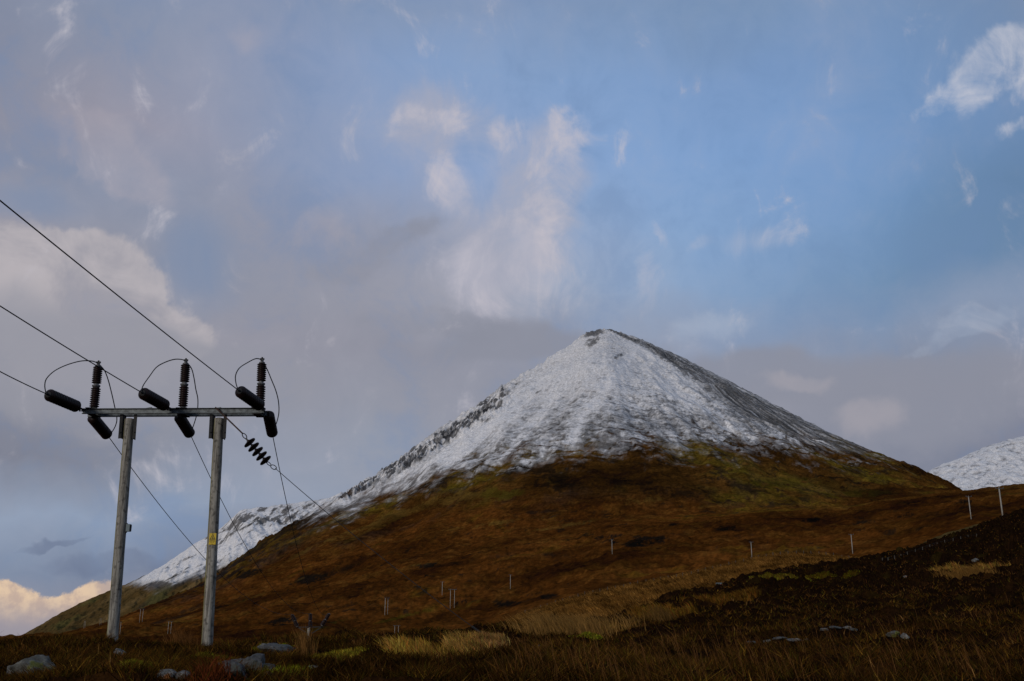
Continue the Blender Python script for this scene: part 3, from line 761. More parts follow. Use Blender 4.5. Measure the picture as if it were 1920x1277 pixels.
# heather: dense dark sprigs
nH = 300000
pos, hmk = sample(nH, 0.9)
X, Y = pos[:, 0], pos[:, 1]
keep = np.ones(nH, bool)
for p in PW:
    if p[5] in ('gold', 'moss'):
        keep &= ~(patch_w(X, Y, p) > rng.uniform(0.15, 0.6, nH))
gnoise = fbm(X / 3.2, Y / 4.5, 4, 201) + 1.4 * fbm(X / Y * 16, np.log(Y) * 7, 4, 231)
keep &= (gnoise < rng.uniform(0.15, 0.9, nH))
pos = pos[keep]; X, Y = pos[:, 0], pos[:, 1]; n = len(pos)
clump = fbm(X / 0.8, Y / 0.9, 3, 205)
px_m = Y / 1024.0
h = (0.07 + 0.13 * rng.random(n) + 0.24 * np.clip(clump, -0.4, 0.8)) * (1 + 0.25 * np.clip(Y / 80, 0, 2))
h = np.clip(h, 0.05, 1)
w = np.maximum(0.012 + 0.014 * rng.random(n), px_m * rng.uniform(0.7, 1.6, n))
lean = rng.normal(0, 0.9, (n, 2)) * h[:, None]
pal = np.array([(1.85, 1.9, 1.0)]) * np.array([(0.014, 0.009, 0.006), (0.030, 0.016, 0.010), (0.026, 0.024, 0.008), (0.050, 0.026, 0.011), (0.075, 0.050, 0.018)])
sel = rng.choice(5, n, p=[0.36, 0.28, 0.16, 0.12, 0.08])
big = fbm(X / 6, Y / 9, 3, 207)
cc = pal[sel] * (rng.uniform(0.5, 1.4, n) * (1 + 0.8 * big + 1.4 * np.clip(fbm(X / Y * 22, np.log(Y) * 9, 4, 233), -0.7, 1.0)) * (1 + 0.9 * np.clip(clump, -0.8, 0.8)))[:, None]
pos[:, 2] -= 0.03
ho = link_blades("heather", [blades(pos, h, w, lean, np.clip(cc, 0.003, 1), 1)], M_plant)
tag(ho, "dark brown heather covering the near slope", "heather", kind="stuff")

# moor grass: russet and straw blades, tips blown to the left
nG = 170000
pos, hmk = sample(nG, 1.0)
X, Y = pos[:, 0], pos[:, 1]
gn = fbm(X / 3.2, Y / 4.5, 4, 201) + 1.4 * fbm(X / Y * 16, np.log(Y) * 7, 4, 231)
fine = fbm(X / 0.7, Y / 0.8, 2, 209)
keep = (gn + 0.5 * fine + 0.10 * sst(pos[:, 0] / Y, 0.0, 0.3)) > rng.uniform(0.08, 0.85, nG)
for p in PW:
    if p[5] == 'rust': keep |= patch_w(X, Y, p) * 0.8 > rng.uniform(0.2, 1, nG)
    if p[5] == 'moss': keep &= ~(patch_w(X, Y, p) > 0.4)
keep &= rng.random(nG) > 0.5 * (1 - sst(Y, 22, 34))
pos = pos[keep]; X, Y = pos[:, 0], pos[:, 1]; n = len(pos)
px_m = Y / 1024.0
h = (0.07 + 0.19 * rng.random(n)) * (1 + 0.4 * np.clip(Y / 80, 0, 2)) * (1 + 0.5 * np.clip(fine[keep], -0.5, 1))
w = np.maximum(0.007 + 0.006 * rng.random(n), px_m * rng.uniform(0.35, 0.8, n))
lean = np.stack([-0.28 + rng.normal(0, 0.45, n), rng.normal(0, 0.3, n)], -1) * h[:, None]
pal = 0.72 * np.array([(0.075, 0.036, 0.014), (0.105, 0.058, 0.022), (0.055, 0.032, 0.014), (0.21, 0.14, 0.06), (0.075, 0.068, 0.018)])
sel = rng.choice(5, n, p=[0.34, 0.24, 0.22, 0.08, 0.12])
cc = pal[sel] * (rng.uniform(0.35, 1.5, n) * np.clip(0.9 + 1.6 * gn[keep] + 0.9 * fine[keep], 0.15, 1.8))[:, None]
pos[:, 2] -= 0.02
data = [blades(pos, h, w, lean, cc, 2)]
# tall single stems close to the viewer
ns = 900
ps, _ = sample(ns, 1.6, -0.02, 0.58, 50, 260)
hs = rng.uniform(0.35, 0.8, ns); ws = np.maximum(0.006, ps[:, 1] / 1024 * 0.45)
ln = np.stack([-0.45 + rng.normal(0, 0.25, ns), rng.normal(0, 0.2, ns)], -1) * hs[:, None]
data.append(blades(ps, hs, ws, ln, np.array([(0.17, 0.10, 0.045)]) * rng.uniform(0.5, 1.2, ns)[:, None], 2))
# fill the gold and moss patches
for p in PW:
    m_ = {'gold': 5200, 'moss': 4200, 'rust': 0}[p[5]]
    if not m_: continue
    th = rng.uniform(0, 2 * math.pi, m_); rr = np.sqrt(rng.uniform(0, 1.1, m_))
    X = p[0] + np.cos(th) * rr * p[2]; Y = p[1] + np.sin(th) * rr * p[3]
    k_ = patch_w(X, Y, p) + 0.5 * fbm(X / (p[2] * 0.22), Y / (p[3] * 0.3), 3, 78) > rng.uniform(0.1, 0.9, m_)
    X = X[k_]; Y = Y[k_]; m_ = len(X)
    if m_ == 0: continue
    Z = np.array([A.z_at(x, y) for x, y in zip(X, Y)])
    ps = np.stack([X, Y, Z - 0.01], -1)
    pm = p[1] / 1024
    if p[5] == 'gold':
        hh = rng.uniform(0.14, 0.34, m_) * (1 + p[1] / 90); ln = np.stack([-0.4 + rng.normal(0, 0.3, m_), rng.normal(0, 0.3, m_)], -1) * hh[:, None]
        cb = np.array(p[4]) * np.array([1.75, 1.75, 1.6])
    else:
        hh = rng.uniform(0.03, 0.09, m_) * (1 + p[1] / 60); ln = rng.normal(0, 0.6, (m_, 2)) * hh[:, None]
        cb = np.array(p[4]) * np.array([2.0, 2.6, 1.8])
    ws = np.maximum(rng.uniform(0.008, 0.016, m_), pm * rng.uniform(0.5, 1.1, m_))
    pn = fbm(X / (p[2] * 0.22), Y / (p[3] * 0.3), 3, 78)
    cv = np.clip(cb * (rng.uniform(0.25, 1.3, m_) * np.clip(0.95 + 1.3 * pn, 0.2, 1.7))[:, None] * (1 + 0.15 * rng.normal(0, 1, (m_, 3))), 0.004, 0.6)
    data.append(blades(ps, hh, ws, ln, cv, 2))
go = link_blades("moor_grass", data, M_plant)
tag(go, "russet and straw coloured moor grass growing through the heather", "grass", kind="stuff")

# grass on the orange knoll
nK = 60000
nr, nc = B.Y.shape
ai = rng.uniform(ae(940, 1150)[0], ae(1660, 1050)[0], nK); ti = rng.uniform(17, 16 + 70 + 4, nK)
fi = (ai - B.a[0]) / (B.a[1] - B.a[0]); i0 = fi.astype(int); r0 = ti.astype(int); u = fi - i0; v = ti - r0
def gB(G): return G[r0, i0] * (1 - u) * (1 - v) + G[r0, i0 + 1] * u * (1 - v) + G[r0 + 1, i0] * (1 - u) * v + G[r0 + 1, i0 + 1] * u * v
pos = np.stack([gB(B.X), gB(B.Y), gB(B.Z)], -1)
kk = fbm(pos[:, 0] / 6, pos[:, 1] / 14, 3, 220)
h = rng.uniform(0.4, 0.9, nK); w = pos[:, 1] / 1024 * rng.uniform(0.6, 1.2, nK)
lean = np.stack([-0.9 + rng.normal(0, 0.5, nK), rng.normal(0, 0.4, nK)], -1) * h[:, None]
pal = 1.15 * np.array([(0.22, 0.135, 0.038), (0.13, 0.075, 0.022), (0.34, 0.225, 0.075), (0.07, 0.038, 0.014)])
cc = pal[rng.choice(4, nK, p=[0.4, 0.3, 0.12, 0.18])] * (rng.uniform(0.45, 1.2, nK) * np.clip(0.9 + 1.3 * kk + 1.0 * fbm(pos[:, 0] / 2.2, pos[:, 1] / 6, 3, 221), 0.3, 1.7))[:, None]
ko = link_blades("knoll_grass", [blades(pos, h, w, lean, np.clip(cc, 0.005, 1), 1)], M_plant)
tag(ko, "orange grass covering the knoll below the mountain", "grass", kind="stuff")

# tussocks one can point to
def tussock(px, py, width, height, n, base, label, lean=-0.35, spread=0.35, Y=None, group=None):
    p = A.hit(px, py) if Y is None else Vector((ae(px, py)[0] * Y, Y, A.z_at(ae(px, py)[0] * Y, Y)))
    pos = np.array(p)[None] + np.stack([rng.normal(0, width * 0.33, n), rng.normal(0, width * 0.22, n), np.zeros(n)], -1)
    for i in range(n): pos[i, 2] = A.z_at(pos[i, 0], pos[i, 1]) - 0.02
    h = height * rng.uniform(0.45, 1.0, n)
    w = np.maximum(rng.uniform(0.008, 0.014, n), p.y / 1024 * rng.uniform(0.35, 0.7, n))
    ln = np.stack([lean + rng.normal(0, spread, n), rng.normal(0, spread, n)], -1) * h[:, None]
    cv = np.array(base)[None] * rng.uniform(0.35, 1.25, n)[:, None]
    o = link_blades("grass_tussock", [blades(pos, h, w, ln, cv, 2)], M_plant, loc=tuple(p))
    tag(o, label, "grass tussock", group or "grass tussocks on the slope")
tussock(352, 1209, 0.75, 0.85, 420, (0.20, 0.11, 0.045), "tall orange grass just left of the right pole's foot", -0.3, 0.22, Y=32.5)
tussock(412, 1209, 0.35, 0.55, 150, (0.17, 0.09, 0.035), "thin orange grass just right of the right pole's foot", -0.1, 0.2, Y=33)
tussock(574, 1232, 0.28, 0.85, 240, (0.24, 0.15, 0.06), "tall straw tussock standing right of the grey boulder", -0.12, 0.16)
tussock(1075, 1192, 2.9, 1.15, 2600, (0.34, 0.235, 0.09), "wide pale tussock bed leaning left in the dip mid slope", -0.55, 0.22)
tussock(1815, 1080, 3.6, 1.2, 1100, (0.26, 0.17, 0.06), "golden tussock high on the right slope", -0.6, 0.3)
tussock(395, 1275, 0.55, 0.42, 260, (0.17, 0.055, 0.025), "reddish dead bracken fan at the bottom left", -0.1, 0.6)
tussock(1240, 1160, 1.6, 0.9, 480, (0.19, 0.13, 0.05), "olive straw tussock below the heather step", -0.5, 0.3)

# ================================================================== rocks
import bmesh
def rock(px, py, w, h, mat, label, d=None, Y=None, seed=0, sink=0.34, rot=0.0, cat="rock", name="rock", group=None):
    p = A.hit(px, py) if Y is None else Y
    d = d or w * 0.8
    bm = bmesh.new(); bmesh.ops.create_icosphere(bm, subdivisions=5, radius=1.0)
    rg = np.random.default_rng(seed + 100)
    pl = [Vector(rg.normal(0, 1, 3)).normalized() for _ in range(11)]
    dd = [rg.uniform(0.55, 0.9) for _ in pl]
    co = np.array([v.co for v in bm.verts])
    for q, k in zip(pl, dd):                      # chop with random planes: faceted stone
        dt = co @ np.array(q); over = dt > k
        co[over] -= np.outer(dt[over] - k, np.array(q)) * 0.93
    nn = fbm(co[:, 0] * 2.3 + seed, co[:, 1] * 2.3 + co[:, 2] * 1.9, 5, seed)
    n4 = fbm(co[:, 0] * 9 + co[:, 2] * 7, co[:, 1] * 9 + co[:, 2] * 5 + seed, 4, seed + 5)
    co = co * (1 + 0.20 * nn + 0.09 * n4)[:, None]
    cr, sr = math.cos(rot), math.sin(rot)
    for v, q in zip(bm.verts, co):
        x, z = q[0] * w / 2, q[2] * h / 2
        x *= 0.85; z *= 0.85
        v.co = (x * cr - z * sr, q[1] * d / 2, x * sr + z * cr)
    me = bpy.data.meshes.new(name); bm.to_mesh(me); bm.free()
    me.materials.append(mat); me.polygons.foreach_set("use_smooth", [True] * len(me.polygons))
    o = bpy.data.objects.new(name, me); col.objects.link(o)
    o.location = (p[0], p[1], p[2] + h * (0.5 - sink))
    tag(o, label, cat, group or "rocks on the near slope")
    return o
def ground_pt(px, py, ymax=None):
    return A.hit(px, py)
rock(64, 1268, 0.98, 0.52, M_rock_l, "big lichen covered boulder in the bottom left corner", seed=1, sink=0.34, rot=0.08)
rock(22, 1272, 0.30, 0.34, M_rock_w, "pale stone slab leaning on the lichen boulder", seed=2, sink=0.32, rot=0.7)
rock(224, 1236, 0.36, 0.36, M_rock_w, "small pale rounded rock below the left pole", seed=3, sink=0.26, rot=-0.6)
rock(158, 1258, 0.16, 0.12, M_rock_w, "tiny pale stone low between the boulder and left pole", seed=4)
rock(515, 1226, 1.25, 0.44, M_rock, "smooth grey boulder behind the green moss", seed=5, sink=0.28, rot=-0.10)
rock(450, 1252, 0.95, 0.26, M_rock, "flat grey rock on the left below the moss", seed=6, sink=0.3, rot=0.05)
rock(475, 1260, 0.62, 0.40, M_rock, "jagged grey rock between moss and heather", seed=7, sink=0.32, rot=0.5)
rock(440, 1268, 0.50, 0.30, M_rock, "dark angular rock at the bottom beside the bracken", seed=8, sink=0.25, rot=-0.5)
rock(497, 1262, 0.36, 0.30, M_rock_l, "mottled grey stone right of the jagged rock", seed=9, sink=0.32)
rock(590, 1241, 0.26, 0.10, M_rock_w, "upper of two small flat stones right of the straw tussock", seed=10)
rock(588, 1252, 0.18, 0.09, M_rock_w, "lower of two small flat stones right of the straw tussock", seed=11)
rock(313, 1275, 0.34, 0.22, M_rock_o, "small rock with orange lichen at the bottom edge", seed=12, sink=0.28)
rock(343, 1273, 0.26, 0.18, M_rock_w, "pale broken stone beside the orange lichen rock", seed=13, sink=0.32)
rock(500, 1271, 0.22, 0.14, M_rock, "small bluish stone at the bottom edge in moss", seed=14)
rock(1012, 1213, 0.26, 0.10, M_rock_w, "single pale stone in heather near the stay wire foot", seed=15)
rock(1676, 1193, 0.45, 0.24, M_rock_l, "dull mossy rock beside a pale stone on the right slope", seed=16, sink=0.32)
rock(1697, 1197, 0.30, 0.20, M_rock_w, "pale triangular stone on the right slope", seed=17, sink=0.32, rot=-0.5)
rock(1828, 1052, 0.9, 0.55, M_rock_w, "grey rock above the golden tussock", seed=18)
rock(1697, 1083, 0.7, 0.35, M_rock_o, "tan rock in the heather right of the green patch", seed=19)
for i, (px, py, w_) in enumerate([(1410, 1206, 0.5), (1440, 1204, 0.35), (1462, 1199, 0.55), (1490, 1202, 0.7), (1512, 1203, 0.35)]):
    rock(px, py, w_, 0.13, M_rock_w if i % 2 else M_rock, ["leftmost stone of the long flat outcrop on the right slope", "second stone from the left in the long flat outcrop", "middle stone of the long flat outcrop", "widest stone of the long flat outcrop", "rightmost stone of the long flat outcrop"][i], seed=30 + i, sink=0.3, group="stones of the long flat outcrop")
for i, (px, py, w_) in enumerate([(1545, 1182, 0.4), (1566, 1178, 0.55), (1588, 1178, 0.4), (1600, 1182, 0.35)]):
    rock(px, py, w_, 0.14, M_rock_w if i % 2 == 0 else M_rock, ["leftmost stone of the upper outcrop on the right slope", "widest stone of the upper outcrop", "third stone from the left in the upper outcrop", "rightmost stone of the upper outcrop"][i], seed=40 + i, sink=0.35, group="stones of the upper outcrop")

# ================================================================== main H pole
Y0 = 32.0
root = empty("electricity_pole", P(300, 1214, Y0))
tag(root, "big twin pole carrying a steel crossarm, brown insulators and a yellow warning sign", "electricity pole")
pbot = [P(208, 1230, Y0), P(387, 1230, Y0)]
ptop = [P(243, 786, Y0), P(411, 785, Y0)]
def wood_pole(a, b, r0, r1, parent, name="pole", n=20, mat=M_pole):
    K = 24; prof = []
    L = (b - a).length
    for i in range(K + 1):
        t = i / K; prof.append((t * L, (r0 + (r1 - r0) * t) * (1 + 0.012 * math.sin(i * 1.7) + 0.01 * math.sin(i * 3.1))))
    prof.append((L + 0.02, r1 * 0.6))
    return MB().lathe(a, b, prof, n).build(name, mat, parent, smooth=True)
poles = [wood_pole(pbot[i], ptop[i], 0.170, 0.150, root) for i in range(2)]
# crossarm: a pair of channels, front and back of the poles, tied by plates
aL, aR = P(160, 774, Y0), P(498, 772.5, Y0)
zc = (aL.z + aR.z) / 2
yf = Y0 - 0.20; yb = Y0 + 0.20
xL, xR = aL.x, aR.x
for yy, fc in ((yf, -1), (yb, 1)):
    MB().channel((xL, yy, aL.z), (xR, yy, aR.z), 0.07, 0.17, 0.014, fc).build("crossarm_channel", M_steel, root)
for x_ in (xL + 0.28, P(345, 770, Y0).x, xR - 0.22):
    MB().box((x_, Y0, zc + 0.075 + 0.012), (0.34, 0.62, 0.02)).build("tie_plate", M_dsteel, root)
    MB().box((x_, Y0, zc - 0.10), (0.24, 0.55, 0.018)).build("tie_plate", M_dsteel, root)
for i in range(2):
    c0 = ptop[i]
    d = (ptop[i] - pbot[i]).normalized()
    for s in (-1, 1):
        b_ = MB()
        x0 = c0.x + s * 0.225
        top_ = Vector((x0, Y0, zc - 0.087)); bot_ = top_ - d * 0.78
        b_.beam(bot_ + Vector((-s * 0.045, -0.10, 0)), top_ + Vector((-s * 0.045, -0.10, 0)), 0.10, 0.012, up=(0, 1, 0)) if False else None
        # angle section: flange facing the viewer and web against the pole
        b_.box((top_ + bot_) / 2 + Vector((0, -0.12, 0)), (0.095, 0.014, 0.78), Matrix.Rotation(math.atan2(d.x, d.z), 3, 'Y'))
        b_.box((top_ + bot_) / 2 + Vector((-s * 0.052, 0.02, 0)), (0.014, 0.26, 0.78), Matrix.Rotation(math.atan2(d.x, d.z), 3, 'Y'))
        b_.tube([bot_ + Vector((0, -0.17, 0.2)), bot_ + Vector((0, -0.10, 0.2))], 0.022, 6)
        b_.build("pole_bracket", M_dsteel, root)
# small lifting plates standing on the arm
for px in (268, 398):
    q = P(px, 767, Y0); MB().beam(q, q + Vector((0.28, 0, 0.05)), 0.08, 0.02).build("arm_plate", M_steel, root)

def sheds(mb, a, b, r, n, core):
    a = Vector(a); b = Vector(b); L = (b - a).length; s = L / n
    prof = [(0, core)]
    for i in range(n):
        t = i * s
        prof += [(t + s * 0.18, core), (t + s * 0.38, r), (t + s * 0.55, r * 0.99), (t + s * 0.80, core * 1.05)]
    prof.append((L, core))
    mb.lathe(a, b, prof, 20)

tops = []
for (bx, by, tx, ty, sgn) in ((176, 768, 184.5, 682, 0), (342.5, 767, 348.5, 678, 1), (487.5, 766, 491.5, 676, 2)):
    b0 = P(bx, by, Y0); t0 = P(tx, ty, Y0)
    d = (t0 - b0)
    def at(f): return b0 + d * f
    ins = MB(); sheds(ins, at(0.05), at(0.47), 0.15, 9, 0.105)
    io = ins.build("post_insulator", M_porc, root, smooth=True)
    MB().lathe(at(-0.03), at(0.06), [(0, 0.10), (0.07, 0.10), (0.10, 0.07), ((at(0.06) - at(-0.03)).length, 0.07)], 16).build("base_cap", M_cap, io)
    MB().lathe(at(0.465), at(0.57), [(0, 0.075), (0.02, 0.085), (0.035, 0.115), (0.065, 0.13), (0.095, 0.125), (0.115, 0.07), (0.145, 0.075), ((at(0.57) - at(0.465)).length, 0.075)], 16).build("metal_collar", M_cap, io)
    MB().lathe(at(0.93), at(1.0), [(0, 0.06), (0.02, 0.095), (0.05, 0.095), (0.065, 0.05), ((at(1.0) - at(0.93)).length + 0.02, 0.055)], 16).build("metal_cap", M_cap, io)
    i2 = MB(); sheds(i2, at(0.565), at(0.935), 0.15, 9, 0.105); i2.build("upper_shed_stack", M_porc, io, smooth=True)
    cl = MB(); cl.box(at(1.03), (0.14, 0.05, 0.05)); cl.tube([at(0.99), at(1.07)], 0.028, 8); cl.build("top_clamp", M_dsteel, io)
    tops.append(at(1.04))

# strain insulators: incoming (towards the viewer, up left) and outgoing (away, down right)
INV = Vector((-0.143, -1.0, 0.085)).normalized()
inc = []
for (px, py, L) in ((157, 768, 2.18), (320, 766, 1.95), (497, 767, 1.95)):
    s0 = P(px, py, Y0 - 0.16); e0 = s0 + INV * L
    inc.append((s0, e0))
tgt_in = [(86, 738), (264, 735), (446, 731)]
inc_ends = []
for (s0, e0), (tx, ty) in zip(inc, tgt_in):
    Ye = e0.y; e1 = P(tx, ty, Ye)
    d = e1 - s0; L = d.length; dn = d / L
    mb = MB(); sheds(mb, s0 + dn * (L * 0.20), s0 + dn * (L * 0.93), 0.19, 10, 0.12)
    o = mb.build("strain_insulator", M_porc, root, smooth=True)
    hw = MB(); hw.tube([s0, s0 + dn * (L * 0.21)], 0.028, 8)
    MB().lathe(s0 + dn * (L * 0.93), e1, [(0, 0.10), (0.03, 0.09), (0.05, 0.035), ((e1 - s0 - dn * (L * 0.93)).length, 0.03)], 12).build("end_clamp", M_dsteel, o)
    hw.box(s0 + dn * (L * 0.10) + Vector((0, 0, -0.04)), (0.04, 0.04, 0.14))
    hw.tube([s0 + dn * (L * 0.04), s0 + dn * (L * 0.04) + Vector((0, 0, -0.08))], 0.03, 8)
    hw.build("shackle", M_dsteel, o)
    inc_ends.append(e1)
out_ends = []
for (sx, sy, tx, ty) in ((171, 780, 203, 818), (335, 780, 357, 815), (503, 775, 511, 815)):
    s0 = P(sx, sy, Y0 + 0.26); e1 = P(tx, ty, Y0 + 1.55)
    d = e1 - s0; L = d.length; dn = d / L
    mb = MB(); sheds(mb, s0 + dn * 0.10, s0 + dn * (L * 0.95), 0.185, 11, 0.14)
    o = mb.build("strain_insulator", M_porc, root, smooth=True)
    hw = MB(); hw.tube([s0 - dn * 0.12, s0 + dn * 0.11], 0.03, 8); MB().lathe(s0 + dn * (L * 0.95), e1 + dn * 0.05, [(0, 0.09), (0.03, 0.07), (0.05, 0.03), (0.12, 0.03)], 10).build("end_clamp", M_dsteel, o)
    hw.build("shackle", M_dsteel, o)
    out_ends.append(e1)
# jumpers
J = [
    [(86, 738), (84, 722), (88, 709), (103, 695), (126, 684), (152, 677), (172, 677), (184, 681)],
    [(264, 735), (269, 722), (280, 706), (293, 689), (308, 680), (326, 674), (340, 674), (348, 677)],
    [(446, 731), (442, 716), (442, 703), (449, 690), (464, 680), (478, 673), (486, 673), (491, 676)]]
K = [
    [(185, 682), (196, 695), (203, 713), (209, 736), (214, 758), (219, 783), (217, 797), (210, 810), (203, 818)],
    [(349, 678), (359, 691), (364, 710), (367, 729), (371, 749), (370, 772), (366, 788), (361, 803), (357, 815)],
    [(492, 677), (501, 693), (509, 712), (517, 732), (522, 752), (523, 772), (520, 788), (515, 803), (511, 815)]]
for i in range(3):
    n = len(J[i]); y0, y1 = inc_ends[i].y, Y0
    pts = [P(x, y, y0 + (y1 - y0) * (k / (n - 1))) for k, (x, y) in enumerate(J[i])]
    MB().tube(spline(pts, 6), 0.017, 6).build("jumper_wire", M_wire, root, smooth=True)
    n = len(K[i]); y0, y1 = Y0, out_ends[i].y
    pts = [P(x, y, y0 + (y1 - y0) * (k / (n - 1))) for k, (x, y) in enumerate(K[i])]
    MB().tube(spline(pts, 6), 0.017, 6).build("jumper_wire", M_wire, root, smooth=True)

# warning sign on the right pole
sc_ = P(398.5, 1010.5, Y0 - 0.175)
def q2(x, z, y=0.0): return Vector((sc_.x + x, sc_.y - y, sc_.z + z))
sw, sh = 0.21, 0.345
sg = MB(); sg.box(sc_, (sw, 0.008, sh))
sgo = sg.build("warning_sign", M_yellow, root)
pr = MB()
zt = 0.055
tri_o = [(0, zt + 0.10), (-0.092, zt - 0.075), (0.092, zt - 0.075)]; tri_i = [(0, zt + 0.066), (-0.064, zt - 0.058), (0.064, zt - 0.058)]
vs = [q2(x, z, 0.0075) for x, z in tri_o] + [q2(x, z, 0.0075) for x, z in tri_i]
pr.add(vs, [(0, 1, 4, 3), (1, 2, 5, 4), (2, 0, 3, 5)])
# falling figure and lightning bolt
for poly in ([(-0.03, -0.05), (-0.012, -0.012), (0.0, -0.005), (-0.004, -0.05)], [(0.004, -0.05), (0.012, -0.01), (0.026, -0.02), (0.036, -0.052)], [(-0.014, 0.0), (0.0, 0.034), (0.014, 0.014), (0.012, -0.012)]):
    pr.add([q2(x, z + zt, 0.0075) for x, z in poly], [tuple(range(len(poly)))])
pr.box(q2(0, -0.043, 0.0055), (0.17, 0.002, 0.010))
pr.build("triangle_print", M_black, sgo)
def text(body, loc, size, mat, parent, name="lettering"):
    cu = bpy.data.curves.new(name, 'FONT'); cu.body = body; cu.size = size; cu.align_x = 'CENTER'; cu.extrude = 0.0008
    to = bpy.data.objects.new(name, cu); col.objects.link(to)
    bpy.context.view_layer.update()
    dg = bpy.context.evaluated_depsgraph_get(); me = bpy.data.meshes.new_from_object(to.evaluated_get(dg))
    bpy.data.objects.remove(to)
    R = Matrix.Rotation(math.pi / 2, 4, 'X')
    me.transform(R)
    wl = Vector((0, 0, 0)); q = parent
    while q is not None: wl = wl + q.location; q = q.parent
    me.transform(Matrix.Translation(Vector(loc) - wl))
    me.materials.clear(); me.materials.append(mat)
    o = bpy.data.objects.new(name, me); col.objects.link(o); o.parent = parent
text("DANGER OF DEATH", q2(0, -0.078, 0.006), 0.022, M_black, sgo)
text("KEEP OFF", q2(0, -0.108, 0.006), 0.026, M_black, sgo)
for z_ in (-0.155, 0.162): MB().tube([q2(0, z_, 0.0), q2(0, z_, 0.018)], 0.009, 8).build("bolt", M_dsteel, sgo)
# little box on the left pole
bc = P(240.5, 990, Y0)
bx_ = MB(); bx_.box(bc + Vector((0.02, -0.02, 0)), (0.11, 0.16, 0.22)); bo = bx_.build("junction_box", M_signgrey, root)
st_ = MB(); st_.box(bc + Vector((-0.05, -0.02, 0)), (0.03, 0.10, 0.29)); st_.box(bc + Vector((0.082, -0.02, 0)), (0.012, 0.13, 0.19)); st_.build("mounting_strap", M_dsteel, bo)

# ---- stay with its disc insulators
stay = empty("stay_wire", P(408, 770, Y0 - 0.28))
tag(stay, "thick stay running down right from the crossarm through five disc insulators to the heather", "stay wire")
anch = A.hit(940, 1211); anch.z -= 0.05
sA = P(404, 764, Y0 - 0.30)
def sy(f): return (Y0 - 0.30) + (anch.y - Y0 + 0.30) * f
sp = [P(*q) for q in ((404, 764, sy(0)), (455, 813, sy(0.10)))]
MB().beam(sp[0], sp[1], 0.07, 0.045).build("stay_rod", M_rust, stay)
def link(mb, a, b, r=0.011, w=0.045):
    a = Vector(a); b = Vector(b); d = (b - a); L = d.length; d.normalize(); s = d.cross(Vector((0, 1, 0))).normalized()
    ring = [a + d * (L / 2) + d * math.cos(t) * L / 2 + s * math.sin(t) * w for t in np.linspace(0, 2 * math.pi, 17)]
    mb.tube(ring, r, 6, caps=False)
hk = MB(); link(hk, P(455, 813, sy(.10)), P(462, 822, sy(.118)), 0.016, 0.05); hk.build("shackle", M_dsteel, stay); hk = MB()
link(hk, P(500, 866, sy(.195)), P(508, 873, sy(.208)), 0.014, 0.035); link(hk, P(508, 873, sy(.208)), P(518, 879, sy(.222)), 0.014, 0.06)
hk.build("shackle", M_dsteel, stay)
d0 = P(461, 822, sy(.118)); d1 = P(501, 867, sy(.195)); dd = (d1 - d0)
MB().tube([d0, d1], 0.030, 10).build("disc_core", M_cap, stay)
for i in range(5):
    a_ = d0 + dd * (0.10 + i * 0.185); dn = dd.normalized()
    MB().lathe(a_, a_ + dn, [(0, 0.055), (0.04, 0.07), (0.055, 0.16), (0.075, 0.205), (0.095, 0.205), (0.115, 0.13), (0.135, 0.06), (0.15, 0.05)], 20).build("disc_insulator", M_porc, stay, smooth=True)
wp = []
w0 = P(516, 878, sy(.222)); 
for k in range(25):
    t = k / 24; p = w0.lerp(anch, t); p.z -= 0.14 * 4 * t * (1 - t); wp.append(p)
MB().tube(wp, 0.012, 6).build("stay_cable", M_wire, stay, smooth=True)
g0 = wp[21]; MB().tube([g0, wp[23], anch], 0.030, 8).build("stay_guard", M_dsteel, stay)
MB().lathe(wp[22], wp[23], [(0, 0.03), (0.02, 0.055), (0.10, 0.055), (0.12, 0.03)], 10).build("stay_grip", M_cap, stay)

# ---- trident pole beyond the crest
Yt = 100.0
tb = P(578, 1197, Yt)
tri = empty("electricity_pole", Vector((tb.x, Yt, -9.0)))
tag(tri, "pole with three fanned black insulators beyond the crest", "electricity pole")
pp = P(579, 1178, Yt)
wood_pole(Vector((pp.x, Yt, -9.0)), pp, 0.17, 0.14, tri)
tri2 = P(573.5, 1182, Yt + 3)
arm = MB(); cA_ = P(580.5, 1177.5, Yt); arm.beam(P(558, 1176, Yt), P(605, 1175.5, Yt), 0.10, 0.09)
arm.beam(P(557, 1175, Yt), P(577, 1188, Yt), 0.10, 0.08); arm.beam(P(606, 1174, Yt), P(584, 1188, Yt), 0.10, 0.08)
arm.build("crossarm", M_dsteel, tri)
ttips = []
for (b_, t_) in (((557, 1174), (547.5, 1153)), ((581.5, 1176), (582, 1151)), ((604, 1172), (617.5, 1151))):
    b0 = P(*b_, Yt); t0 = P(*t_, Yt)
    mb = MB(); sheds(mb, b0, b0.lerp(t0, 0.46), 0.20, 6, 0.15); o = mb.build("post_insulator", M_porc, tri, smooth=True)
    m2_ = MB(); sheds(m2_, b0.lerp(t0, 0.52), t0, 0.19, 6, 0.14); m2_.build("upper_shed_stack", M_porc, o, smooth=True)
    MB().tube([b0.lerp(t0, 0.45), b0.lerp(t0, 0.53)], 0.10, 10).build("metal_collar", M_cap, o)
    MB().tube([b0 - (t0 - b0) * 0.05, b0], 0.12, 10).build("base_cap", M_cap, o); MB().tube([t0, t0 + (t0 - b0) * 0.05], 0.05, 8).build("metal_cap", M_cap, o)
    ttips.append(t0 + (t0 - b0) * 0.05)

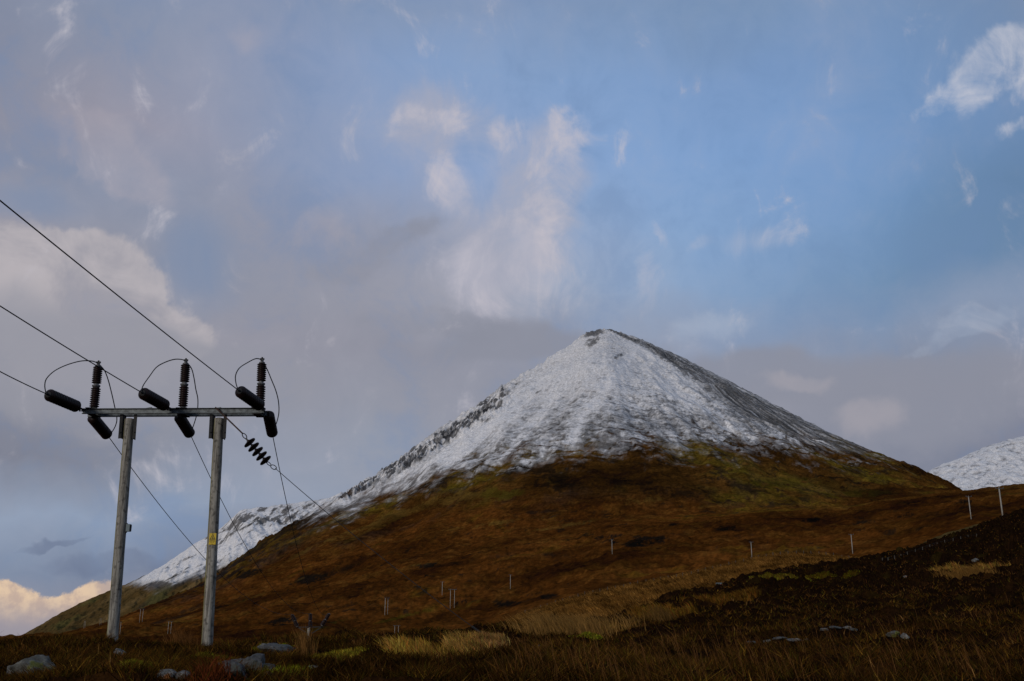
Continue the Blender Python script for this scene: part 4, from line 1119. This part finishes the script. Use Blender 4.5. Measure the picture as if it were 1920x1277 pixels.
# ---- conductors
def cable(a, b, sag, r, label, n=48, group=None, name="power_line"):
    a = Vector(a); b = Vector(b)
    pts = []
    for k in range(n + 1):
        t = k / n; p = a.lerp(b, t); p.z -= 4 * sag * t * (1 - t); pts.append(p)
    o = MB().tube(pts, r, 6).build(name, M_wire, None, origin=tuple(a), smooth=True)
    tag(o, label, "power line", group)
lab_in = ["lowest of the three lines leaving the frame at the left edge", "middle of the three lines leaving the frame at the left edge", "highest of the three lines leaving the frame at the left edge"]
for i, (px, py) in enumerate(((0, 690), (0, 562), (0, 357))):
    s0 = inc_ends[i]
    # depth at which a straight line with the common direction reaches the frame edge
    best = min(np.linspace(8, 31, 400), key=lambda y: abs(ae(0, py)[0] * y - (s0.x + INV.x / INV.y * (y - s0.y))))
    e0 = P(px, py, best)
    far = s0 + (e0 - s0) * 2.6
    cable(s0, far, 0.10 + 0.05 * i, 0.015, lab_in[i], group="lines from the twin pole towards the viewer")
lab_out = ["left of the three lines running down to the fanned insulators", "middle of the three lines running down to the fanned insulators", "right of the three lines running down to the fanned insulators"]
for i in range(3):
    cable(out_ends[i], ttips[i], [1.6, 1.7, 2.0][i], 0.014, lab_out[i], group="lines from the twin pole to the next pole")

# ================================================================== distant poles
def copy_tree(o, parent=None):
    c_ = o.copy(); col.objects.link(c_); c_.parent = parent
    for ch in list(o.children): copy_tree(ch, c_)
    return c_
def hpole():
    r = empty("electricity_pole", (0, 0, 0))
    for s in (-1, 1):
        MB().lathe((s * 1.35, 0, -1.0), (s * 1.35, 0, 9.0), [(0, 0.19), (10, 0.15)], 10).build("pole", M_fpole, r, smooth=True)
    MB().box((0, -0.2, 8.85), (5.4, 0.12, 0.2)).build("crossarm", M_steel, r)
    for s in (-2.4, 0, 2.4):
        MB().lathe((s, -0.2, 8.96), (s, -0.2, 9.8), [(0, 0.06), (0.1, 0.16), (0.3, 0.08), (0.4, 0.16), (0.6, 0.08), (0.7, 0.14), (0.84, 0.05)], 8).build("insulator", M_porc, r)
    return r
def spole():
    r = empty("electricity_pole", (0, 0, 0))
    MB().lathe((0, 0, -1.0), (0, 0, 9.0), [(0, 0.22), (10, 0.17)], 10).build("pole", M_fpole, r, smooth=True)
    MB().box((0, -0.22, 8.7), (2.4, 0.11, 0.12)).build("crossarm", M_steel, r)
    for s in (-1.1, 0, 1.1):
        MB().lathe((s, -0.22, 8.77), (s, -0.22, 9.15), [(0, 0.04), (0.08, 0.13), (0.2, 0.07), (0.28, 0.12), (0.36, 0.05)], 8).build("insulator", M_cap, r)
    return r
hp = hpole(); spp = spole(); used = {}
def place(proto, px, py, hpx, label, group, rz=0.0, wide=1.0, ymin=380, Y=None):
    o = proto if not used.get(proto.name) else copy_tree(proto)
    used[proto.name] = True
    if Y is None: p = B.hit(px, py, ymin)
    else: p = P(px, py, Y)
    s = hpx * p.y / 1905 / 9.0
    o.location = p; o.rotation_euler = (0, 0, rz); o.scale = (s * wide, s, s)
    tag(o, label, "electricity pole", group)
    return o
gh = "distant twin poles on the moor"; gs = "distant single poles on the moor"
place(hp, 848, 1140, 33, "distant twin pole on a green strip, tallest of those below the mountain", gh, 0.15, 0.75)
place(hp, 724, 1153, 30, "distant twin pole left of the one on the green strip", gh, 0.9, 0.75)
place(hp, 743, 1199, 24, "distant twin pole with only its tops above the near heather", gh, 0.15, 0.9, Y=330)
place(hp, 482, 1200, 19, "distant twin pole above the grey boulder", gh, 0.2, 0.8, Y=620)
place(hp, 264, 1166, 23, "distant twin pole midway between the two big poles", gh, 0.7, 0.7)
place(hp, 317, 1189, 22, "distant twin pole low between the two big poles", gh, 0.7, 0.8)
place(hp, 223, 1190, 22, "faint twin pole against the right side of the left big pole", gh, 1.3, 0.7)
place(hp, 188, 1172, 12, "faint tiny pole left of the big pole", gh, 1.0, 0.7)
place(hp, 158, 1178, 13, "faintest tiny pole farthest left on the moor", gh, 1.2, 0.7)
place(spp, 829, 1116, 24, "thin single pole standing just above the twin pole on the green strip", gs)
place(spp, 957, 1104, 25, "single pole left of the orange knoll", gs, 0.4)
place(spp, 1148, 1039, 27, "single pole beside the dark rocks on the moor", gs, 0.3)
place(spp, 1410, 1047, 30, "single pole right behind the middle of the knoll", gs, 0.3)
place(spp, 1599, 1038, 35, "single pole at the right end of the knoll", gs, 0.1)
place(spp, 1821, 973, 42, "second tallest single pole, at the right below the snowy hill", gs, 0.1)
place(spp, 1881, 974, 59, "tallest single pole, on the right skyline before the snowy hill", gs, 0.1, ymin=300)
place(spp, 573, 1198, 17, "thin single pole just behind the fanned insulators", gs, 0.8, Y=640)

# ================================================================== fences
def fence(pts, hgt, label, ymin=0, sheet=B, wires=3):
    q = [sheet.hit(px, py, ymin) for px, py in pts]
    r = empty("fence", q[0]); tag(r, label, "fence", None)
    for p in q:
        h = hgt * random.uniform(0.85, 1.1); l = random.uniform(-0.05, 0.05)
        MB().lathe(p - Vector((0, 0, 0.3)), p + Vector((l, 0, h)), [(0, 0.085), (h + 0.28, 0.08), (h + 0.3, 0.05)], 6).build("fence_post", M_post, r)
    for k in range(wires):
        MB().tube([p + Vector((0, -0.09, hgt * (0.35 + 0.28 * k))) for p in q], 0.010, 4).build("fence_wire", M_wire, r)
def along(curve, x0, x1, n, dy):
    xs = np.linspace(x0, x1, n)
    ys = np.interp(xs, [p[0] for p in curve], [p[1] for p in curve])
    return [(x + random.uniform(-1.5, 1.5), y + dy) for x, y in zip(xs, ys)]
fence(along(knoll, 985, 1592, 44, 2.0), 1.15, "line of little posts along the crest of the orange knoll", ymin=200)
def fence_q(q, hgt, label, wires=3):
    r = empty("fence", q[0]); tag(r, label, "fence")
    for p in q:
        h = hgt * random.uniform(0.85, 1.1); l = random.uniform(-0.06, 0.06)
        MB().lathe(p - Vector((0, 0, 0.3)), p + Vector((l, 0, h)), [(0, 0.05), (h + 0.28, 0.05), (h + 0.3, 0.03)], 6).build("fence_post", M_post, r)
    for k in range(wires):
        MB().tube([p + Vector((0, -0.085, hgt * (0.35 + 0.28 * k))) for p in q], 0.008, 4).build("fence_wire", M_wire, r)
q = [A.hit(px, py) for px, py in ((1655, 1052), (1665, 1051), (1678, 1048), (1690, 1045), (1702, 1040), (1716, 1036), (1730, 1031), (1744, 1026), (1758, 1022), (1772, 1018), (1787, 1014), (1802, 1011), (1816, 1008), (1831, 1006))]
fence_q(q, 0.5, "short fence of posts climbing the dark right slope")
# lone post by the green moss
pq = P(456, 1216, 40)
lp = MB(); lp.lathe(pq - Vector((0, 0, 1.0)), P(456, 1204, 40), [(0, 0.05), (1.1, 0.05), (1.25, 0.045)], 8); lo_ = lp.build("fence_post", M_post, None, origin=tuple(pq)); tag(lo_, "lone short post behind the green moss", "post")

# ================================================================== road signs beyond the heather
Ys = 150.0
gz = B.z_at(P(1351, 1097, Ys).x, Ys)
s1_ = P(1351.5, 1097.5, Ys)
gs_ = empty("road_sign", Vector((s1_.x, Ys + 4, gz))); tag(gs_, "blue grey rectangular board showing above the dark heather", "road sign")
c1 = P(1352, 1098.5, Ys + 4)
MB().box(c1, (1.5, 0.03, 0.9)).build("sign_board", M_signgrey, gs_)
for s in (-0.5, 0.5):
    MB().tube([Vector((c1.x + s, Ys + 4.06, gz - 0.3)), Vector((c1.x + s, Ys + 4.06, c1.z + 0.35))], 0.04, 8).build("sign_post", M_steel, gs_)
ws_ = empty("road_sign", Vector((s1_.x, Ys, gz))); tag(ws_, "red bordered triangular warning sign in front of the blue grey board", "road sign")
tc_ = P(1351.5, 1100.5, Ys)
def tri_pl(r, y):
    return [Vector((tc_.x + r * math.sin(k * 2 * math.pi / 3), y, tc_.z + r * math.cos(k * 2 * math.pi / 3))) for k in range(3)]
def prism(mb, pts, th):
    b2 = [p + Vector((0, th, 0)) for p in pts]; n = len(pts)
    mb.add(pts + b2, [tuple(range(n)), tuple(range(2 * n - 1, n - 1, -1))] + [(i, i + n, (i + 1) % n + n, (i + 1) % n) for i in range(n)])
m_ = MB(); prism(m_, tri_pl(0.42, Ys), 0.01); m_.build("red_border", M_red, ws_)
m_ = MB(); prism(m_, tri_pl(0.22, Ys - 0.006), 0.004); m_.build("sign_face", M_white, ws_)
MB().tube([Vector((tc_.x, Ys + 0.06, gz - 0.3)), Vector((tc_.x, Ys + 0.06, tc_.z + 0.1))], 0.038, 8).build("sign_post", M_steel, ws_)

# ================================================================== light and sky
SUN_EL, SUN_AZ = math.radians(14), math.radians(215)     # azimuth clockwise from +Y: behind the viewer, to the left
sun_d = bpy.data.lights.new("sun", 'SUN'); sun_d.energy = 1.3; sun_d.angle = math.radians(14); sun_d.color = (1.0, 0.92, 0.82)
sun = bpy.data.objects.new("sun", sun_d); col.objects.link(sun)
sdir = Vector((math.sin(SUN_AZ) * math.cos(SUN_EL), math.cos(SUN_AZ) * math.cos(SUN_EL), math.sin(SUN_EL)))
sun.rotation_euler = sdir.to_track_quat('Z', 'Y').to_euler()

wd = bpy.data.worlds.new("World"); scene.world = wd; wd.use_nodes = True
wd.cycles.sampling_method = 'NONE'
nt = wd.node_tree; nt.nodes.clear()
L = nt.links
def nd(t, **kw):
    n_ = nt.nodes.new(t)
    for k_, v_ in kw.items(): setattr(n_, k_, v_)
    return n_
def math_(op, a, b=None, c_=None, clamp=False):
    n_ = nd("ShaderNodeMath", operation=op); n_.use_clamp = clamp
    for i, x in enumerate((a, b, c_)):
        if x is None: continue
        if isinstance(x, (int, float)): n_.inputs[i].default_value = x
        else: L.new(x, n_.inputs[i])
    return n_.outputs[0]
def mrange(x, a, b, c_=0.0, d=1.0, kind='SMOOTHSTEP'):
    n_ = nd("ShaderNodeMapRange", interpolation_type=kind); n_.clamp = True if kind == 'LINEAR' else n_.clamp
    L.new(x, n_.inputs[0])
    for i, v_ in enumerate((a, b, c_, d)): n_.inputs[i + 1].default_value = v_
    return n_.outputs[0]
STR = 0.1
def lin(r, g, b):
    f = lambda x: ((x / 255 + 0.055) / 1.055) ** 2.4 if x > 10 else x / 255 / 12.92
    return (f(r) / STR, f(g) / STR, f(b) / STR, 1)
tc = nd("ShaderNodeTexCoord")
dirv = tc.outputs['Generated']
sep = nd("ShaderNodeSeparateXYZ"); L.new(dirv, sep.inputs[0])
azn = math_('ARCTAN2', sep.outputs[0], sep.outputs[1])
eln = math_('ARCSINE', sep.outputs[2])
cmb = nd("ShaderNodeCombineXYZ"); L.new(azn, cmb.inputs[0]); L.new(eln, cmb.inputs[1])
q0 = cmb.outputs[0]
def noise(vec, scale, detail=5, rough=0.55, dist=0.0, stretch=None, rot=0.0, off=0.0):
    if stretch is not None or rot or off:
        mp = nd("ShaderNodeMapping"); L.new(vec, mp.inputs[0])
        mp.inputs['Rotation'].default_value = (0, 0, rot); mp.inputs['Scale'].default_value = stretch or (1, 1, 1); mp.inputs['Location'].default_value = (off, off * 0.7, off * 0.3)
        vec = mp.outputs[0]
    n_ = nd("ShaderNodeTexNoise", noise_dimensions='2D'); n_.inputs['Scale'].default_value = scale; n_.inputs['Detail'].default_value = detail; n_.inputs['Roughness'].default_value = rough; n_.inputs['Distortion'].default_value = dist
    L.new(vec, n_.inputs['Vector'])
    return n_
def warp(vec, scale, amt, detail=4, off=0.0):
    n_ = noise(vec, scale, detail, 0.55, off=off)
    s_ = nd("ShaderNodeVectorMath", operation='SUBTRACT'); L.new(n_.outputs['Color'], s_.inputs[0]); s_.inputs[1].default_value = (0.5, 0.5, 0.5)
    m_ = nd("ShaderNodeVectorMath", operation='SCALE'); L.new(s_.outputs[0], m_.inputs[0]); m_.inputs['Scale'].default_value = amt
    a_ = nd("ShaderNodeVectorMath", operation='ADD'); L.new(vec, a_.inputs[0]); L.new(m_.outputs[0], a_.inputs[1])
    return a_.outputs[0]
qs = warp(warp(q0, 5, 0.10), 18, 0.035, off=3.0)         # strongly ragged
qm = warp(q0, 4, 0.10, off=7.0)                          # soft
def AEL(px, py):
    a, e = ae(px, py)
    return math.atan(a), math.atan2(e, math.sqrt(1 + a * a))
def blob(vec, px, py, rx, ry, rot=0, inner=0.0, amp=1.0):
    c_ = AEL(px, py)
    mp = nd("ShaderNodeMapping", vector_type='TEXTURE'); L.new(vec, mp.inputs[0])
    mp.inputs['Location'].default_value = (c_[0], c_[1], 0); mp.inputs['Rotation'].default_value = (0, 0, math.radians(rot)); mp.inputs['Scale'].default_value = (rx / F, ry / F, 1)
    ln = nd("ShaderNodeVectorMath", operation='LENGTH'); L.new(mp.outputs[0], ln.inputs[0])
    return mrange(ln.outputs['Value'], 1.0, inner, 0.0, amp)
def field(vec, blobs):
    t_ = None
    for b_ in blobs:
        o = blob(vec, *b_)
        t_ = o if t_ is None else math_('MAXIMUM', t_, o) if False else math_('ADD', t_, o)
    return math_('MINIMUM', t_, 1.0)
def layer(colr, cloud, fac):
    m_ = nd("ShaderNodeMix", data_type='RGBA'); m_.clamp_factor = True
    L.new(fac, m_.inputs[0]); L.new(colr, m_.inputs[6])
    if isinstance(cloud, tuple): m_.inputs[7].default_value = cloud
    else: L.new(cloud, m_.inputs[7])
    return m_.outputs[2]
fb = noise(q0, 7, 5, 0.6).outputs['Fac']
fine = noise(q0, 16, 6, 0.62, 0.4).outputs['Fac']
wisp = noise(qm, 15, 6, 0.62, 0.6, stretch=(1.0, 0.6, 1), rot=math.radians(-12)).outputs['Fac']
def textured(f, tex, k, lo, hi, op=1.0):
    """blob field broken up by a noise texture"""
    x = math_('ADD', f, math_('MULTIPLY', math_('SUBTRACT', tex, 0.5), k))
    return math_('MULTIPLY', mrange(x, lo, hi), op)

sky = nd("ShaderNodeTexSky", sky_type='NISHITA'); sky.sun_disc = False
sky.sun_elevation = SUN_EL; sky.sun_rotation = SUN_AZ; sky.air_density = 1.0; sky.dust_density = 0.6; sky.ozone_density = 2.0
# broad cloud and clear-air tones: one ramp over azimuth per elevation, blended by elevation
GXP = [0, 240, 480, 720, 960, 1200, 1440, 1680, 1920]
GRID = [
 (0,    [(130,140,160),(122,142,175),(132,145,172),(130,149,180),(127,149,184),(124,148,182),(121,146,180),(116,142,177),(124,138,162)]),
 (150,  [(130,138,160),(138,148,171),(142,150,174),(130,155,194),(134,160,198),(126,157,200),(121,151,194),(114,144,184),(118,140,172)]),
 (300,  [(138,141,158),(154,150,164),(136,149,176),(138,155,188),(144,166,203),(129,162,206),(124,157,202),(114,149,194),(110,140,180)]),
 (420,  [(134,141,162),(128,142,168),(149,150,165),(141,147,166),(158,166,188),(134,166,206),(129,159,199),(112,147,189),(101,131,166)]),
 (540,  [(156,153,163),(134,142,162),(144,147,162),(148,149,162),(165,168,182),(142,168,202),(126,154,190),(111,141,175),(105,134,168)]),
 (640,  [(151,150,161),(149,149,160),(147,147,160),(141,143,157),(142,145,160),(146,155,175),(131,151,182),(121,142,172),(134,150,176)]),
 (760,  [(138,140,153),(138,140,153),(142,146,160),(147,150,164),(144,147,161),(140,143,158),(145,147,160),(140,143,158),(130,134,151)]),
 (860,  [(122,126,142),(131,135,150),(144,152,170),(148,154,169),(144,149,164),(137,142,158),(133,138,154),(128,133,150),(123,128,146)]),
 (960,  [(144,158,180),(140,155,180),(144,156,176),(146,152,168),(142,148,164),(134,140,158),(128,134,151),(124,130,147),(120,126,144)]),
 (1060, [(130,143,166),(114,126,150),(130,135,152),(138,142,158),(134,139,156),(128,134,152),(124,130,148),(121,127,144),(118,124,140)]),
 (1200, [(150,147,157),(144,143,156),(136,138,152),(132,137,152),(130,135,150),(126,132,148),(122,128,145),(119,125,141),(117,122,138)]),
]
qg = warp(warp(q0, 3.5, 0.10, off=2.0), 11, 0.04, off=6.0)
qc = warp(warp(q0, 12, 0.035, off=4.0), 40, 0.014, off=1.0)
sg = nd("ShaderNodeSeparateXYZ"); L.new(qg, sg.inputs[0])
AZ0, AZ1 = AEL(-140, 640)[0], AEL(2060, 640)[0]
gaz = mrange(sg.outputs[0], AZ0, AZ1, 0, 1, 'LINEAR')
cur = None; prev = None
for gy, cols in GRID:
    r = nd("ShaderNodeValToRGB"); cr = r.color_ramp; cr.interpolation = 'B_SPLINE'
    while len(cr.elements) > 1: cr.elements.remove(cr.elements[-1])
    for k_, (gx, c3) in enumerate(zip(GXP, cols)):
        pos_ = (AEL(gx, gy)[0] - AZ0) / (AZ1 - AZ0)
        e_ = cr.elements[0] if k_ == 0 else cr.elements.new(pos_)
        e_.position = pos_
        v_ = lin(*c3); e_.color = (v_[0] * STR, v_[1] * STR, v_[2] * STR, 1)
    L.new(gaz, r.inputs[0])
    if cur is None: cur = r.outputs[0]
    else:
        e0_, e1_ = AEL(960, prev)[1], AEL(960, gy)[1]
        cur = layer(cur, r.outputs[0], mrange(sg.outputs[1], e0_, e1_, 0, 1, 'LINEAR'))
    prev = gy
vs10 = nd("ShaderNodeVectorMath", operation='SCALE'); vs10.inputs['Scale'].default_value = 1 / STR
L.new(cur, vs10.inputs[0]); cur = vs10.outputs[0]
# towards the zenith and behind the viewer the plain sky takes over
cur = layer(cur, sky.outputs[0], mrange(sep.outputs[2], 0.62, 0.95, 0.0, 0.35))
# fine structure everywhere
tex = math_('ADD', math_('MULTIPLY', fb, 0.55), math_('MULTIPLY', fine, 0.45))
cur = layer(cur, lin(108, 136, 176), math_('MULTIPLY', mrange(tex, 0.50, 0.30), 0.35))
cur = layer(cur, lin(186, 184, 194), math_('MULTIPLY', mrange(tex, 0.42, 0.88), 0.24))
cur = layer(cur, lin(176, 168, 176), textured(field(qc, [(170, 260, 190, 80, -14, 0.3), (230, 330, 150, 60, -20, 0.3), (600, 425, 110, 70, 0, 0.3), (460, 70, 90, 60)]), tex, 1.6, 0.40, 1.6, 0.5))
cur = layer(cur, lin(136, 139, 153), textured(field(qc, [(760, 435, 150, 44, 15, 0.2), (660, 500, 180, 60, 10, 0.2), (860, 610, 330, 55, -4, 0.3), (1130, 650, 200, 36, 0, 0.3)]), fb, 2.0, 0.4, 1.4, 0.75))
# cumulus edge on the left: blue gap, then the lobed lit cloud, then its shaded body
cur = layer(cur, lin(124, 141, 170), math_('MULTIPLY', field(qc, [(370, 490, 120, 110, -30, 0.2), (60, 370, 120, 50, 0, 0.2)]), 0.65))
cum = textured(field(qc, [(30, 520, 150, 130, 0, 0.55), (110, 500, 100, 85, 0, 0.55), (190, 505, 85, 90, 0, 0.55), (250, 555, 80, 80, 0, 0.55), (320, 625, 95, 70, 0, 0.5), (160, 640, 240, 120, 0, 0.5)]), fine, 1.5, 0.18, 0.92, 0.85)
cumc = nd("ShaderNodeRGB"); cumc.outputs[0].default_value = lin(158, 156, 165)
cur = layer(cur, layer(cumc.outputs[0], lin(184, 178, 182), mrange(tex, 0.40, 0.62)), cum)
cur = layer(cur, lin(148, 149, 160), textured(field(qm, [(130, 700, 380, 170, 0, 0.4), (420, 700, 280, 110, 0, 0.3)]), tex, 1.6, 0.25, 1.1, 0.85))
# wisps in the middle
cur = layer(cur, lin(168, 169, 184), textured(field(qm, [(950, 480, 290, 200, 10, 0.2), (1010, 310, 190, 180, 0, 0.2), (810, 250, 190, 110, 0, 0.2)]), tex, 2.6, 0.30, 1.4, 0.75))
wt = math_('ADD', math_('MULTIPLY', wisp, 0.5), math_('MULTIPLY', fine, 0.5))
cur = layer(cur, lin(186, 184, 196), textured(field(qc, [(960, 480, 210, 150, 10, 0.3), (1050, 310, 80, 150, 6, 0.3), (850, 350, 100, 70, -15, 0.3), (790, 235, 110, 60, 0, 0.3), (945, 260, 70, 60, 0, 0.3), (1210, 520, 110, 110, 20)]), wt, 4.2, 0.30, 1.7, 0.72))
cur = layer(cur, lin(208, 199, 203), textured(field(qc, [(1060, 260, 90, 110, 0, 0.0), (1035, 400, 80, 150, 10, 0.0), (850, 350, 130, 75, -15, 0.0), (800, 230, 140, 70, 0, 0.0), (1000, 560, 180, 90, 0, 0.0), (945, 270, 80, 80, 0, 0.0), (1235, 440, 22, 50, 25, 0.2)]), wt, 4.6, 0.30, 2.1, 0.60))
cur = layer(cur, lin(176, 182, 200), textured(field(qm, [(1400, 472, 150, 55, -6, 0.0), (1290, 460, 60, 30, 0, 0.0)]), wt, 2.4, 0.30, 1.6, 0.5))
# right: bright wisp
cur = layer(cur, lin(208, 207, 214), textured(field(qc, [(1830, 150, 170, 70, 22, 0.0), (1895, 110, 140, 80, 25, 0.1), (1760, 185, 90, 36, 15, 0.0), (1905, 240, 70, 28, 18, 0.0)]), wt, 3.6, 0.35, 1.9, 0.95))
cur = layer(cur, lin(139, 142, 156), textured(field(qm, [(1000, 660, 300, 60, 0, 0.3), (1380, 700, 240, 80, 0, 0.3), (1720, 740, 320, 120, 0, 0.3)]), fb, 1.2, 0.2, 1.0, 0.8))
cur = layer(cur, lin(172, 166, 172), textured(field(qc, [(1625, 775, 90, 60, 0, 0.2), (1500, 715, 110, 30, 0, 0.2)]), fb, 1.8, 0.45, 1.5, 0.5))
cur = layer(cur, lin(164, 176, 196), textured(field(qc, [(1840, 590, 170, 40, 8, 0.2), (1330, 610, 150, 50, 0, 0.2), (1740, 655, 120, 30, 20, 0.2)]), tex, 3.0, 0.5, 1.7, 0.6))
# lower left: dusky cloud, lit cloud bank
cur = layer(cur, lin(107, 119, 145), textured(field(qc, [(220, 1055, 210, 34, 4, 0.3), (110, 1018, 110, 12, 10, 0.3)]), fb, 1.8, 0.4, 1.3, 0.8))
edge_el = AEL(60, 1104)[1]
bump_ = math_('ADD', math_('MULTIPLY', math_('SUBTRACT', noise(q0, 30, 1, 0.4, stretch=(1, 0.2, 1)).outputs['Fac'], 0.5), 0.030), math_('MULTIPLY', math_('SUBTRACT', noise(q0, 110, 4, 0.6).outputs['Fac'], 0.5), 0.011))
vs_ = math_('ADD', eln, bump_)
bank = math_('MULTIPLY', mrange(vs_, edge_el + 0.0022, edge_el - 0.0022), mrange(azn, AEL(330, 1100)[0], AEL(150, 1120)[0]))
deep = mrange(math_('ADD', eln, math_('MULTIPLY', math_('SUBTRACT', fb, 0.5), 0.05)), AEL(60, 1110)[1], AEL(60, 1180)[1])
bright_ = mrange(noise(q0, 60, 5, 0.6).outputs['Fac'], 0.35, 0.65)
rgb_ = nd("ShaderNodeRGB"); rgb_.outputs[0].default_value = lin(196, 172, 156)
bc_ = layer(rgb_.outputs[0], lin(226, 198, 168), bright_)
bc_ = layer(bc_, lin(154, 148, 157), deep)
cur = layer(cur, bc_, math_('MULTIPLY', bank, 0.95))
bg = nd("ShaderNodeBackground"); bg.inputs['Strength'].default_value = STR
L.new(cur, bg.inputs[0])
ow = nd("ShaderNodeOutputWorld"); L.new(bg.outputs[0], ow.inputs[0])

scene.view_settings.view_transform = 'Standard'
scene.view_settings.look = 'None'
scene.view_settings.exposure = 0.0
scene.view_settings.gamma = 1.0
scene.cycles.max_bounces = 3
